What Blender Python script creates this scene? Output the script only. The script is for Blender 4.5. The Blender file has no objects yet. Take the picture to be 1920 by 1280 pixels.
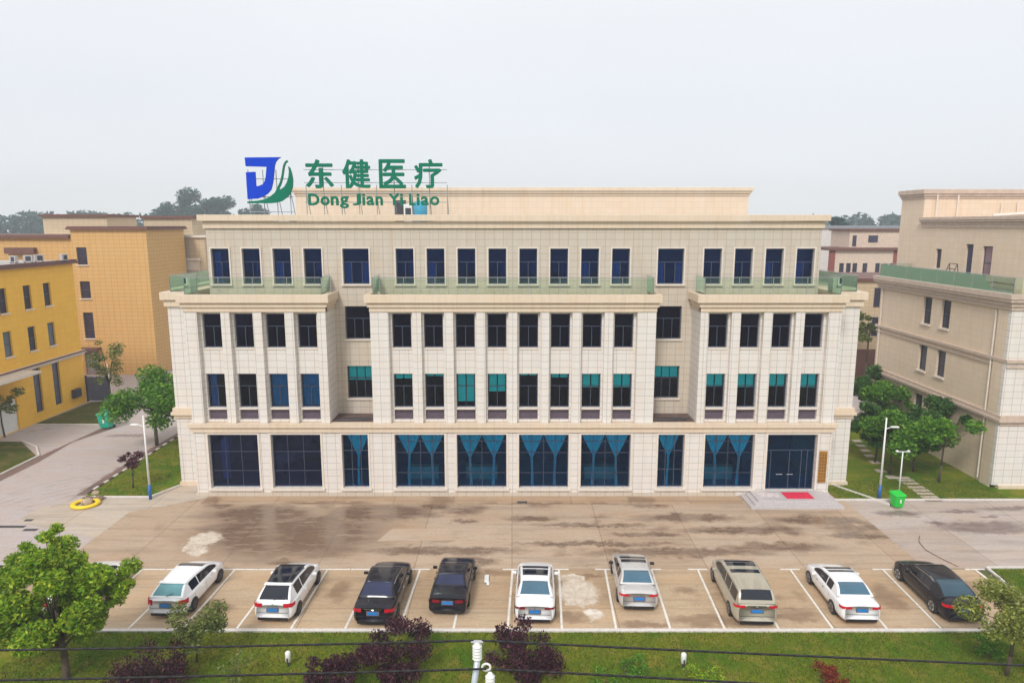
import bpy, bmesh, math, random
from mathutils import Vector, Matrix
R = math.radians
S = bpy.context.scene
COL = S.collection
# ------------------------------------------------------------------ camera
CF, CT, CH = 1300.0, R(9.56), 18.0
cam = bpy.data.cameras.new('camera'); cam.sensor_width = 36; cam.lens = 36*CF/1920
cam.clip_end = 3000; cam.clip_start = 0.2
co = bpy.data.objects.new('camera', cam); COL.objects.link(co)
co.location = (0, 0, CH); co.rotation_euler = (math.pi/2-CT, 0, 0); S.camera = co
# ------------------------------------------------------------------ world and light
SUN_EL, SUN_AZ = 44, 200          # azimuth clockwise from +Y (sun behind the viewer, a little to the left)
w = bpy.data.worlds.new('World'); S.world = w; w.use_nodes = True
nt = w.node_tree; nt.nodes.clear()
out = nt.nodes.new('ShaderNodeOutputWorld')
sky = nt.nodes.new('ShaderNodeTexSky'); sky.sky_type = 'NISHITA'; sky.sun_disc = False
sky.sun_elevation = R(SUN_EL); sky.sun_rotation = R(SUN_AZ)
b1 = nt.nodes.new('ShaderNodeBackground'); b1.inputs[1].default_value = 0.1
nt.links.new(sky.outputs[0], b1.inputs[0])
b2 = nt.nodes.new('ShaderNodeBackground'); b2.inputs[1].default_value = 1.0
tc = nt.nodes.new('ShaderNodeTexCoord'); sp = nt.nodes.new('ShaderNodeSeparateXYZ')
nt.links.new(tc.outputs['Generated'], sp.inputs[0])
cr = nt.nodes.new('ShaderNodeValToRGB'); cr.color_ramp.elements[0].position = 0.0
cr.color_ramp.elements[0].color = (.91, .93, .95, 1); cr.color_ramp.elements[1].position = .42
cr.color_ramp.elements[1].color = (.965, .985, 1.0, 1)
e = cr.color_ramp.elements.new(.16); e.color = (.86, .885, .935, 1)
nt.links.new(sp.outputs[2], cr.inputs[0])
nz = nt.nodes.new('ShaderNodeTexNoise'); nz.inputs['Scale'].default_value = 1.6; nz.inputs['Detail'].default_value = 3
mp = nt.nodes.new('ShaderNodeMapping'); mp.inputs['Scale'].default_value = (1, 1, 3.2)
nt.links.new(tc.outputs['Generated'], mp.inputs[0]); nt.links.new(mp.outputs[0], nz.inputs[0])
mr = nt.nodes.new('ShaderNodeMapRange'); mr.inputs[1].default_value = .3; mr.inputs[2].default_value = .7
mr.inputs[3].default_value = .975; mr.inputs[4].default_value = 1.025
nt.links.new(nz.outputs[0], mr.inputs[0])
vm = nt.nodes.new('ShaderNodeVectorMath'); vm.operation = 'SCALE'
nt.links.new(cr.outputs[0], vm.inputs[0]); nt.links.new(mr.outputs[0], vm.inputs['Scale'])
nt.links.new(vm.outputs[0], b2.inputs[0])
mx = nt.nodes.new('ShaderNodeMixShader'); mx.inputs[0].default_value = .93
nt.links.new(b1.outputs[0], mx.inputs[1]); nt.links.new(b2.outputs[0], mx.inputs[2]); nt.links.new(mx.outputs[0], out.inputs[0])
sd = bpy.data.lights.new('sun', 'SUN'); sd.energy = 2.3; sd.angle = R(14); sd.color = (1, .96, .91)
so = bpy.data.objects.new('sun', sd); COL.objects.link(so)
az, el = R(SUN_AZ), R(SUN_EL)
so.rotation_euler = Vector((math.sin(az)*math.cos(el), math.cos(az)*math.cos(el), math.sin(el))).to_track_quat('Z', 'Y').to_euler()
S.view_settings.view_transform = 'Standard'; S.view_settings.look = 'None'
S.view_settings.exposure = 0.06; S.view_settings.gamma = 1; S.view_settings.use_curve_mapping = False
S.cycles.max_bounces = 6; S.cycles.transparent_max_bounces = 12; S.cycles.use_denoising = True
S.cycles.volume_bounces = 0; S.cycles.caustics_reflective = False; S.cycles.caustics_refractive = False

# ------------------------------------------------------------------ survey: where a sight line meets the ground or a plane
def ray(px, py):
    u = (px-960)/CF; v = -(py-640)/CF; c, s = math.cos(CT), math.sin(CT)
    return u, c+v*s, v*c-s
def G(px, py, z=0):
    d = ray(px, py); t = (z-CH)/d[2]; return d[0]*t, d[1]*t
def RY(px, py, Y):
    d = ray(px, py); t = Y/d[1]; return d[0]*t, CH+d[2]*t

# ------------------------------------------------------------------ materials
MATS = {}
def nodes(name):
    m = bpy.data.materials.new(name); m.use_nodes = True
    n = m.node_tree; p = n.nodes['Principled BSDF']; MATS[name] = m
    return m, n, p
def setin(p, **k):
    for a, b in k.items():
        p.inputs[a.replace('_', ' ')].default_value = b
def noise(n, scale, detail=4, vec=None, rough=.6, stretch=None):
    t = n.nodes.new('ShaderNodeTexNoise'); t.inputs['Scale'].default_value = scale
    t.inputs['Detail'].default_value = detail; t.inputs['Roughness'].default_value = rough
    if vec is None:
        c = n.nodes.new('ShaderNodeTexCoord'); vec = c.outputs['Object']
    if stretch:
        mp = n.nodes.new('ShaderNodeMapping'); mp.inputs['Scale'].default_value = stretch
        n.links.new(vec, mp.inputs[0]); vec = mp.outputs[0]
    n.links.new(vec, t.inputs[0]); return t.outputs[0]
def rng(n, v, a, b, c, d):
    m = n.nodes.new('ShaderNodeMapRange'); n.links.new(v, m.inputs[0])
    for i, q in enumerate((a, b, c, d)): m.inputs[i+1].default_value = q
    return m.outputs[0]
def mix(n, fac, a, b, mode='MIX'):
    m = n.nodes.new('ShaderNodeMix'); m.data_type = 'RGBA'; m.blend_type = mode
    for sock, v in ((m.inputs[0], fac), (m.inputs[6], a), (m.inputs[7], b)):
        if hasattr(v, 'default_value'): n.links.new(v, sock)
        elif isinstance(v, (int, float)): sock.default_value = v
        else: sock.default_value = (*v[:3], 1)
    return m.outputs[2]
def bump(n, p, h, strength=.3, dist=.02):
    b = n.nodes.new('ShaderNodeBump'); b.inputs['Strength'].default_value = strength; b.inputs['Distance'].default_value = dist
    n.links.new(h, b.inputs['Height']); n.links.new(b.outputs[0], p.inputs['Normal'])
def plain(name, col, rough=.6, var=.12, scale=3, metal=0, **k):
    m, n, p = nodes(name); setin(p, Roughness=rough, Metallic=metal, **k)
    c = mix(n, rng(n, noise(n, scale), .3, .7, 0, 1), [x*(1-var) for x in col], [min(1, x*(1+var)) for x in col])
    n.links.new(c, p.inputs['Base Color']); return m
def uz(n):                                            # face-aligned coordinates: along the wall, up
    c = n.nodes.new('ShaderNodeTexCoord'); a = n.nodes.new('ShaderNodeSeparateXYZ'); b = n.nodes.new('ShaderNodeSeparateXYZ')
    n.links.new(c.outputs['Object'], a.inputs[0]); n.links.new(c.outputs['Normal'], b.inputs[0])
    ab = n.nodes.new('ShaderNodeMath'); ab.operation = 'ABSOLUTE'; n.links.new(b.outputs[0], ab.inputs[0])
    g = n.nodes.new('ShaderNodeMath'); g.operation = 'GREATER_THAN'; g.inputs[1].default_value = .5; n.links.new(ab.outputs[0], g.inputs[0])
    m = n.nodes.new('ShaderNodeMix'); m.data_type = 'FLOAT'
    n.links.new(g.outputs[0], m.inputs[0]); n.links.new(a.outputs[0], m.inputs[2]); n.links.new(a.outputs[1], m.inputs[3])
    cb = n.nodes.new('ShaderNodeCombineXYZ'); n.links.new(m.outputs[0], cb.inputs[0]); n.links.new(a.outputs[2], cb.inputs[1])
    return cb.outputs[0]
def stone(name, col, tw=.62, th=.46, joint=.6, jw=.022, stain=.22, warm=(.62, .42, .25)):
    m, n, p = nodes(name); setin(p, Roughness=.62)
    v = uz(n)
    br = n.nodes.new('ShaderNodeTexBrick'); br.offset = 0; n.links.new(v, br.inputs[0])
    br.inputs['Scale'].default_value = 1; br.inputs['Brick Width'].default_value = tw; br.inputs['Row Height'].default_value = th
    br.inputs['Mortar Size'].default_value = jw; br.inputs['Mortar Smooth'].default_value = .3; br.inputs['Bias'].default_value = 0
    br.inputs['Color1'].default_value = (*[min(1, x*1.02) for x in col], 1); br.inputs['Color2'].default_value = (*[x*.97 for x in col], 1)
    br.inputs['Mortar'].default_value = (*[x*joint for x in col], 1)
    streak = rng(n, noise(n, 1.0, 6, v, .7, (3.6, .22, 1)), (.47), .68, 0, min(1, stain*1.1))
    c = mix(n, streak, br.outputs[0], [a*b for a, b in zip(col, (.82, .66, .48))])
    blot = rng(n, noise(n, .7, 4, v), .35, .7, 0, .5)
    c = mix(n, blot, c, mix(n, 1.0, c, (1.0, .93, .84), 'MULTIPLY'))
    n.links.new(c, p.inputs['Base Color']); bump(n, p, br.outputs['Fac'], -.4, .01)
    return m
def glass(name, tint, refl=.1, rcol=(.8, .88, 1), rough=.02):
    m, n, p = nodes(name); n.nodes.remove(p); o = n.nodes['Material Output']
    t = n.nodes.new('ShaderNodeBsdfTransparent'); t.inputs[0].default_value = (*tint, 1)
    g = n.nodes.new('ShaderNodeBsdfGlossy'); g.inputs[0].default_value = (*rcol, 1); g.inputs[1].default_value = rough
    f = n.nodes.new('ShaderNodeFresnel'); f.inputs[0].default_value = 1.5
    nz = noise(n, .8, 2); bmp = n.nodes.new('ShaderNodeBump'); bmp.inputs['Strength'].default_value = .08; bmp.inputs['Distance'].default_value = .05
    n.links.new(nz, bmp.inputs['Height']); n.links.new(bmp.outputs[0], g.inputs['Normal'])
    a = n.nodes.new('ShaderNodeMath'); a.operation = 'ADD'; a.inputs[1].default_value = refl-.04; n.links.new(f.outputs[0], a.inputs[0])
    s = n.nodes.new('ShaderNodeMixShader'); n.links.new(a.outputs[0], s.inputs[0]); n.links.new(t.outputs[0], s.inputs[1]); n.links.new(g.outputs[0], s.inputs[2])
    n.links.new(s.outputs[0], o.inputs[0]); return m
def leafmat(name, a, b, c):
    m, n, p = nodes(name); setin(p, Roughness=.55); p.inputs['Specular IOR Level'].default_value = .3
    g = n.nodes.new('ShaderNodeNewGeometry'); r = n.nodes.new('ShaderNodeValToRGB')
    n.links.new(g.outputs['Random Per Island'], r.inputs[0]); r.color_ramp.elements[0].color = (*a, 1); r.color_ramp.elements[1].color = (*c, 1)
    e = r.color_ramp.elements.new(.55); e.color = (*b, 1)
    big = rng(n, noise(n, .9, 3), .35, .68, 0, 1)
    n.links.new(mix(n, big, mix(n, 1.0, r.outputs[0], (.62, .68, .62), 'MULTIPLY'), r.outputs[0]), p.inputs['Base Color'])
    tr = n.nodes.new('ShaderNodeBsdfTranslucent'); n.links.new(r.outputs[0], tr.inputs[0])
    s = n.nodes.new('ShaderNodeMixShader'); s.inputs[0].default_value = .3
    n.links.new(p.outputs[0], s.inputs[1]); n.links.new(tr.outputs[0], s.inputs[2]); n.links.new(s.outputs[0], n.nodes['Material Output'].inputs[0])
    return m

WHITE = stone('white_stone', (.745, .71, .68), joint=.60, jw=.018)
CREAM = stone('cream_stone', (.60, .535, .455), joint=.66, jw=.018, stain=.3)
TRIM = stone('trim_stone', (.73, .61, .48), 1.2, 5, .85, .012, .35)
SANDY = stone('sandy_stone', (.76, .62, .48), joint=.85, jw=.015, stain=.2)
YELLOW = stone('yellow_render', (.92, .52, .05), .8, .5, .86, .015, .12)
OCHRE = stone('ochre_tile', (.66, .41, .155), .7, .45, .72, .03, .25)
BEIGE = stone('beige_tile', (.60, .48, .33), .7, .45, .8, .03, .2)
BROWNTRIM = plain('brown_trim', (.16, .07, .055), .6)
SURROUND = plain('pale_surround', (.74, .66, .58), .6, .06)
FRAME = plain('window_frame', (.05, .065, .11), .35, .1)
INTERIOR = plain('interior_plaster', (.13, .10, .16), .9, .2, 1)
GL_TOP = glass('navy_glass', (.38, .54, .80), .08, (.05, .12, .36))
GL_MID = glass('dark_violet_glass', (.20, .15, .42), .10, (.13, .085, .40))
GL_CLEAR = glass('clear_glass', (.96, .98, 1), .04, (.10, .07, .22))
GL_BLUE = glass('blue_shop_glass', (.50, .90, 1), .05, (.01, .14, .55))
GL_GREY = glass('grey_blue_shop_glass', (.34, .45, .75), .09, (.14, .20, .45))
GL_RAIL = glass('green_rail_glass', (.88, .93, .86), .04, (.6, .85, .75))
DARKPANE = plain('dark_pane', (.035, .03, .06), .12, .3, 1)
CURTAIN = plain('cyan_curtain', (.26, .80, 1.0), .8, .1)
BLIND = plain('teal_blind', (.03, .92, 1.0), .8, .06)
PALECURT_SHEEN = plain('pale_curtain_sash_sheen', (.85, .88, .85), .8, .08)  # curtain cloth; on the top floor its pale tone paints in sash reflections
STEEL = plain('steel', (.45, .47, .48), .35, .1, 5, .7)
DARKSTEEL = plain('dark_steel', (.05, .05, .06), .5)
WHITEPAINT = plain('white_paint', (.78, .78, .76), .45, .05)
BLUEPAINT = plain('blue_paint', (.02, .12, .42), .4)
GRILLE = plain('grille_louvre', (.15, .11, .15), .6)
MEMBRANE = plain('roof_membrane', (.13, .08, .07), .8, .3, 2)
ROOF = plain('roof_screed', (.42, .40, .37), .9, .15, .5)
GOLD = plain('brass_plaque', (.42, .20, .035), .4, .2, 8, .3)
RED = plain('red_mat', (.70, .02, .07), .9, .1)
GRANITE = plain('grey_granite', (.52, .48, .48), .45, .2, 14)
SIGNBLUE = plain('sign_blue', (.002, .05, .58), .5, .05, Specular_IOR_Level=.08)
SIGNGREEN = plain('sign_green', (.002, .17, .10), .5, .1, Specular_IOR_Level=.08)
BARK = plain('bark', (.09, .065, .045), .9, .3, 12)
KERB = plain('kerb_concrete', (.66, .61, .57), .8, .12, 6)
DARKKERB = plain('kerb_dark', (.10, .07, .06), .8)
CONC = plain('pale_concrete', (.56, .51, .46), .8, .12, .6)
GREENBIN = plain('bright_green_plastic', (.015, .55, .05), .4, .05)
TEALBIN = plain('teal_plastic', (.01, .42, .28), .4, .05)
YELLOWP = plain('yellow_paint', (.85, .60, .02), .5, .1)
RUBBER = plain('tyre_rubber', (.018, .018, .02), .7)
RIM = plain('alloy_rim', (.55, .55, .57), .25, .1, 9, .6)
LAMPRED = plain('tail_lamp_red', (.55, .01, .025), .15, .1)
LAMPDARK = plain('tail_lamp_dark', (.22, .01, .02), .15, .1)
LAMPCLR = plain('lamp_clear', (.7, .7, .72), .1)
PLATE = plain('blue_plate', (.02, .22, .62), .4, .05)
CARGLASS = plain('car_side_glass', (.012, .014, .024), .06, .1, 1)
REARGLASS = plain('car_rear_glass', (.035, .11, .17), .05, .2, 1, Coat_Weight=1.0)
CHROME = plain('chrome', (.7, .7, .7), .15, .02, 1, .9)
BLACKPL = plain('black_trim', (.015, .015, .018), .45)
LEAF_BRIGHT = leafmat('leaf_bright', (.10, .24, .008), (.27, .44, .015), (.62, .68, .06))
LEAF_MID = leafmat('leaf_mid', (.05, .16, .012), (.12, .31, .02), (.30, .50, .05))
LEAF_DULL = leafmat('leaf_dull', (.08, .12, .025), (.18, .22, .05), (.38, .40, .12))
LEAF_DARK = leafmat('leaf_dark', (.025, .08, .015), (.06, .17, .03), (.15, .30, .05))
LEAF_PURPLE = leafmat('leaf_purple', (.03, .009, .022), (.08, .022, .045), (.20, .06, .08))
LEAF_RED = leafmat('leaf_red', (.14, .015, .01), (.26, .03, .02), (.42, .08, .03))
LEAF_YELLOW = leafmat('leaf_yellow', (.12, .15, .02), (.30, .33, .05), (.60, .58, .18))
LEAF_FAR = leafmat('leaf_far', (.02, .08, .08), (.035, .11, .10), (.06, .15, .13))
def carpaint(name, col, metal=0, rough=.3):
    m, n, p = nodes(name); setin(p, Roughness=rough, Metallic=metal, Coat_Weight=.5 if max(col) < .1 else 1.0, Coat_Roughness=.04); p.inputs['Specular IOR Level'].default_value = .15 if max(col) < .1 else .5
    d = rng(n, noise(n, 2.2, 5), .35, .75, 0, .12)
    n.links.new(mix(n, d, col, [x*.6+.02 for x in col]), p.inputs['Base Color']); return m
CP_WHITE = carpaint('car_paint_white', (.90, .90, .92)); CP_BLACK = carpaint('car_paint_black', (.010, .008, .016))
CP_SILVER = carpaint('car_paint_silver', (.60, .58, .57), .25); CP_GOLD = carpaint('car_paint_champagne', (.52, .47, .37), .3)
CP_NAVY = carpaint('car_paint_navy', (.008, .007, .016))

def ground_mat(name, dry, wet, amount, slab=None, seed=0, stretch=(.12, .5, 1), puddle=.5, fine=.12, spots=(), pale=(), arcs=()):
    """concrete: dry and damp patches from noise, plus dark stains and lighter pale patches, each (x, y, rx, ry)"""
    m, n, p = nodes(name); c = n.nodes.new('ShaderNodeTexCoord'); vo = c.outputs['Object']
    mp = n.nodes.new('ShaderNodeMapping'); mp.inputs['Location'].default_value = (seed, seed*.7, 0); n.links.new(vo, mp.inputs[0]); v = mp.outputs[0]
    a = noise(n, 1.0, 7, v, .66, stretch); b = noise(n, .32, 5, v, .6)
    s = n.nodes.new('ShaderNodeMath'); s.operation = 'ADD'; n.links.new(a, s.inputs[0]); n.links.new(b, s.inputs[1])
    wetf = rng(n, s.outputs[0], 1.16-amount, 1.34-amount, 0, .9)
    def field(lst, warp, soft):
        wn = n.nodes.new('ShaderNodeTexNoise'); wn.inputs['Scale'].default_value = 1.0; wn.inputs['Detail'].default_value = 9; wn.inputs['Roughness'].default_value = .74; n.links.new(vo, wn.inputs[0])
        o = n.nodes.new('ShaderNodeVectorMath'); o.operation = 'MULTIPLY_ADD'; n.links.new(wn.outputs['Color'], o.inputs[0])
        o.inputs[1].default_value = (warp, warp, 0); n.links.new(vo, o.inputs[2]); acc = None
        for (x, y, rx, ry) in lst:
            q = n.nodes.new('ShaderNodeVectorMath'); q.operation = 'MULTIPLY_ADD'; n.links.new(o.outputs[0], q.inputs[0])
            q.inputs[1].default_value = (1/rx, 1/ry, 0); q.inputs[2].default_value = (-(x+warp/2)/rx, -(y+warp/2)/ry, 0)
            l = n.nodes.new('ShaderNodeVectorMath'); l.operation = 'LENGTH'; n.links.new(q.outputs[0], l.inputs[0])
            f_ = rng(n, l.outputs['Value'], 1-soft, 1+soft, 1, 0)
            if acc is None: acc = f_
            else:
                mm = n.nodes.new('ShaderNodeMath'); mm.operation = 'MAXIMUM'; n.links.new(acc, mm.inputs[0]); n.links.new(f_, mm.inputs[1]); acc = mm.outputs[0]
        return acc
    f = noise(n, 6, 6, v, .7)
    base = mix(n, rng(n, f, .3, .7, 0, 1), [x*(1-fine) for x in dry], [x*(1+fine) for x in dry])
    t = noise(n, .7, 4, v, .6, (.5, 1.1, 1))
    base = mix(n, rng(n, t, .4, .72, 0, .6), base, [dry[0]*.98, dry[1]*.84, dry[2]*.68])
    g_ = noise(n, 24, 3, v, .6); base = mix(n, rng(n, g_, .55, .75, 0, .35), base, [x*.55 for x in dry])
    k_ = noise(n, 1.9, 8, v, .75, (.35, 1.5, 1)); base = mix(n, rng(n, k_, .52, .66, 0, .5), base, [x*.62 for x in dry])
    base = mix(n, wetf, base, wet)
    st_ = noise(n, 1.0, 9, v, .72, (.10, 1.5, 1)); base = mix(n, rng(n, st_, .50, .60, 0, .55), base, [x*.66 for x in dry]) if slab else base
    if spots:
        sf0 = field(spots, 2.2, .30); br_ = noise(n, 1.0, 9, v, .74, (.55, 2.0, 1)); sfm = n.nodes.new('ShaderNodeMath'); sfm.operation = 'MULTIPLY'
        n.links.new(sf0, sfm.inputs[0]); n.links.new(rng(n, br_, .38, .50, .5, 1), sfm.inputs[1]); sf = sfm.outputs[0]; sm_ = n.nodes.new('ShaderNodeMath'); sm_.operation = 'MULTIPLY'; sm_.inputs[1].default_value = .85; n.links.new(sf, sm_.inputs[0])
        base = mix(n, sm_.outputs[0], base, [x*.92 for x in wet])
        mm = n.nodes.new('ShaderNodeMath'); mm.operation = 'MAXIMUM'; n.links.new(wetf, mm.inputs[0]); n.links.new(sf, mm.inputs[1]); wetf = mm.outputs[0]
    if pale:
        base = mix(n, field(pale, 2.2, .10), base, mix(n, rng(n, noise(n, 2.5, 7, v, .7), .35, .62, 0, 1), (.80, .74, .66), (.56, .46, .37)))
    for (x, y, r_, w2) in arcs:
        q = n.nodes.new('ShaderNodeVectorMath'); q.operation = 'DISTANCE'; n.links.new(vo, q.inputs[0]); q.inputs[1].default_value = (x, y, 0)
        u = n.nodes.new('ShaderNodeMath'); u.operation = 'SUBTRACT'; n.links.new(q.outputs['Value'], u.inputs[0]); u.inputs[1].default_value = r_
        u2 = n.nodes.new('ShaderNodeMath'); u2.operation = 'ABSOLUTE'; n.links.new(u.outputs[0], u2.inputs[0])
        u3 = n.nodes.new('ShaderNodeMath'); u3.operation = 'MULTIPLY'; n.links.new(rng(n, u2.outputs[0], w2*.3, w2, .55, 0), u3.inputs[0]); n.links.new(rng(n, noise(n, .5, 4, v), .42, .6, 0, 1), u3.inputs[1])
        base = mix(n, u3.outputs[0], base, [x_*.6 for x_ in dry])
    if slab:
        br = n.nodes.new('ShaderNodeTexBrick'); br.offset = 0; n.links.new(vo, br.inputs[0])
        br.inputs['Scale'].default_value = 1; br.inputs['Brick Width'].default_value = slab[0]; br.inputs['Row Height'].default_value = slab[1]
        br.inputs['Mortar Size'].default_value = .018; br.inputs['Mortar Smooth'].default_value = .4
        br.inputs['Color1'].default_value = (1, 1, 1, 1); br.inputs['Color2'].default_value = (.88, .84, .80, 1); br.inputs['Mortar'].default_value = (.45, .38, .34, 1)
        base = mix(n, 1.0, base, br.outputs[0], 'MULTIPLY')
    n.links.new(base, p.inputs['Base Color'])
    n.links.new(rng(n, wetf, 0, 1, .85, puddle), p.inputs['Roughness'])
    bump(n, p, f, .15, .01); return m
SPOTS = [(-2.2, 35.2, 1.4, .5), (-12.4, 34.9, .8, .35), (-13, 38.4, 5.6, 2.9), (-16, 41.2, 3.5, 1.3), (-8.5, 41.6, 3.4, 1.2), (10.8, 40.8, 3.2, .6), (19, 40.4, 2.8, .7), (-4.9, 42.6, .9, .6), (-19.0, 42.7, .9, .6), (8.8, 42.7, 1.2, .5), (1.2, 40.6, 1.5, .35), (-3.0, 40.3, .9, .3), (5, 39.7, 3.4, .3), (-4, 36.4, 4.5, .5), (5, 37.2, 4.5, .3), (9.5, 36.2, 5, .5), (15, 36.8, 3, .6), (13.5, 39.0, 3.2, .5), (8, 38.4, 2.0, .35), (20.5, 38.2, 2.0, .3)]
PSPOTS = [(2.6, 29.6, .9, .5), (6.1, 29.0, 1.2, .3), (8.9, 29.4, 1.6, .5), (-1.0, 33.9, 1.1, .35), (13.2, 29.8, 1.1, .5), (-6, 31, .5, .9), (18.4, 31.4, .6, 1.2), (-14.2, 30.5, .8, .7), (-8.6, 32, .5, .9), (4.1, 33.6, .8, .3), (8.6, 32.2, .6, .4), (23.2, 32, .7, 1.2)]
RSPOTS = [(24.4, 41.4, 1.3, .45), (28.4, 41.8, 1.1, .25), (28.6, 39.4, 2.6, .8), (29.8, 40.9, .5, .2), (26.0, 39.9, .7, .3), (33, 42.2, 3, .4)]
ROADM = ground_mat('road_concrete', (.47, .41, .40), (.24, .17, .17), -.03, None, 3, (.3, .3, 1), spots=[(-33.2, 57.8, 1.6, .5), (-37.0, 49, .35, 5), (-29.3, 50, .35, 6)], arcs=[(-26, 39.6, 6.0+.75*i, .16) for i in range(6)])
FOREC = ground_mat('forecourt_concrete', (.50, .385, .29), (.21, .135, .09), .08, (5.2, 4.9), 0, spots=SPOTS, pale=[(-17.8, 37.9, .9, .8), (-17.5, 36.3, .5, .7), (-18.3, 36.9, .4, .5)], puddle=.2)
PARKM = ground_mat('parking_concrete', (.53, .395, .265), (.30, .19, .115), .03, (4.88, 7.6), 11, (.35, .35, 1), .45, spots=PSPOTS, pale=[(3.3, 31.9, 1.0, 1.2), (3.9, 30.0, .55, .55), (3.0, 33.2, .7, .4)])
RIGHTM = ground_mat('right_yard_concrete', (.50, .425, .385), (.20, .14, .13), .02, (5.2, 4.9), 7, spots=RSPOTS)
PADM = ground_mat('pale_pad_concrete', (.56, .49, .42), (.38, .29, .22), -.08, (3.9, 3.9), 2)
def grassmat(name, a, b, c, dry):
    m, n, p = nodes(name); setin(p, Roughness=.95); p.inputs['Specular IOR Level'].default_value = .1
    f = noise(n, 14, 6, None, .75); l = noise(n, .35, 4); st = noise(n, 1.2, 5, None, .6)
    k = mix(n, rng(n, f, .3, .7, 0, 1), a, b); k = mix(n, rng(n, l, .42, .62, 0, 1), k, c)
    k = mix(n, rng(n, st, .50, .68, 0, .85), k, dry); n.links.new(k, p.inputs['Base Color']); bump(n, p, f, .9, .08); return m
GRASS = grassmat('lawn_grass', (.12, .15, .008), (.23, .25, .02), (.08, .17, .008), (.27, .225, .04))
GRASSD = grassmat('rough_grass', (.07, .075, .015), (.13, .13, .03), (.06, .09, .012), (.20, .14, .06))
LAND = grassmat('far_land', (.12, .13, .06), (.18, .17, .09), (.09, .12, .05), (.25, .2, .13))
BLADE = leafmat('grass_blade', (.09, .13, .012), (.16, .21, .022), (.30, .30, .06))

# ------------------------------------------------------------------ mesh helpers
class MB:
    def __init__(s): s.v = []; s.f = []
    def add(s, vs, fs):
        k = len(s.v); s.v += [tuple(x) for x in vs]; s.f += [tuple(i+k for i in q) for q in fs]; return s
    def box(s, x0, x1, y0, y1, z0, z1):
        return s.add([(x0,y0,z0),(x1,y0,z0),(x1,y1,z0),(x0,y1,z0),(x0,y0,z1),(x1,y0,z1),(x1,y1,z1),(x0,y1,z1)],
                     [(0,3,2,1),(4,5,6,7),(0,1,5,4),(1,2,6,5),(2,3,7,6),(3,0,4,7)])
    def quad(s, *p): return s.add(p, [tuple(range(len(p)))])
    def tube(s, p, q, r0, r1=None, n=8):
        r1 = r0 if r1 is None else r1; p, q = Vector(p), Vector(q); d = (q-p).normalized()
        a = d.orthogonal().normalized(); b = d.cross(a); vs = []
        for c, r in ((p, r0), (q, r1)):
            for i in range(n):
                t = 2*math.pi*i/n; vs.append(c+(a*math.cos(t)+b*math.sin(t))*r)
        return s.add(vs, [(i, (i+1)%n, n+(i+1)%n, n+i) for i in range(n)]+[tuple(reversed(range(n))), tuple(range(n, 2*n))])
    def path(s, pts, r, n=6):
        for a, b in zip(pts, pts[1:]): s.tube(a, b, r, r, n)
        return s
    def lathe(s, c, prof, n=16, ax='z'):
        vs = []
        for r, h in prof:
            for i in range(n):
                t = 2*math.pi*i/n; a, b = r*math.cos(t), r*math.sin(t)
                vs.append((c[0]+a, c[1]+b, c[2]+h) if ax == 'z' else (c[0]+h, c[1]+a, c[2]+b))
        fs = [(k*n+i, k*n+(i+1)%n, (k+1)*n+(i+1)%n, (k+1)*n+i) for k in range(len(prof)-1) for i in range(n)]
        fs += [tuple(reversed(range(n))), tuple(range((len(prof)-1)*n, len(prof)*n))]
        return s.add(vs, fs)
    def prism(s, poly, z0, z1):
        n = len(poly); return s.add([(x, y, z0) for x, y in poly]+[(x, y, z1) for x, y in poly],
            [tuple(reversed(range(n))), tuple(range(n, 2*n))]+[(i, (i+1)%n, n+(i+1)%n, n+i) for i in range(n)])
    def build(s, name, mat, parent=None, smooth=False, bevel=0):
        me = bpy.data.meshes.new(name); me.from_pydata(s.v, [], s.f); me.update()
        if mat: me.materials.append(mat)
        if smooth:
            for p in me.polygons: p.use_smooth = True
        o = bpy.data.objects.new(name, me); COL.objects.link(o)
        if parent: o.parent = parent
        if bevel:
            m = o.modifiers.new('bevel', 'BEVEL'); m.width = bevel; m.segments = 2; m.limit_method = 'ANGLE'
        return o
def tag(o, label=None, cat=None, group=None, kind=None):
    if label: o['label'] = label
    if cat: o['category'] = cat
    if group: o['group'] = group
    if kind: o['kind'] = kind
    return o
def thing(name, label, cat, loc=(0,0,0), rz=0, group=None):
    o = bpy.data.objects.new(name, None); COL.objects.link(o); o.location = loc; o.rotation_euler = (0, 0, rz)
    return tag(o, label, cat, group)
def copy_tree(o, parent=None):
    c = o.copy(); COL.objects.link(c); c.parent = parent
    for ch in list(o.children): copy_tree(ch, c)
    return c
def wall(mb, x0, x1, z0, z1, y, ops, depth=.3, sides=True):
    """wall face at y with openings (x0,x1,z0,z1) and reveals going back to y+depth"""
    xs = sorted({x0, x1, *[o[0] for o in ops], *[o[1] for o in ops]}); zs = sorted({z0, z1, *[o[2] for o in ops], *[o[3] for o in ops]})
    for a, b in zip(xs, xs[1:]):
        for c, d in zip(zs, zs[1:]):
            mx_, mz = (a+b)/2, (c+d)/2
            if any(o[0] < mx_ < o[1] and o[2] < mz < o[3] for o in ops): continue
            mb.quad((a, y, c), (b, y, c), (b, y, d), (a, y, d))
    for o in ops:
        a, b, c, d = o; Y = y+depth
        mb.quad((a, y, c), (a, Y, c), (a, Y, d), (a, y, d)).quad((b, y, c), (b, y, d), (b, Y, d), (b, Y, c)).quad((a, y, d), (b, y, d), (b, Y, d), (a, Y, d)) if False else None
        mb.quad((a, y, c), (a, y, d), (a, Y, d), (a, Y, c)); mb.quad((b, y, c), (b, Y, c), (b, Y, d), (b, y, d))
        mb.quad((a, y, d), (b, y, d), (b, Y, d), (a, Y, d)); mb.quad((a, y, c), (a, Y, c), (b, Y, c), (b, y, c))
    return mb
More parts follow.
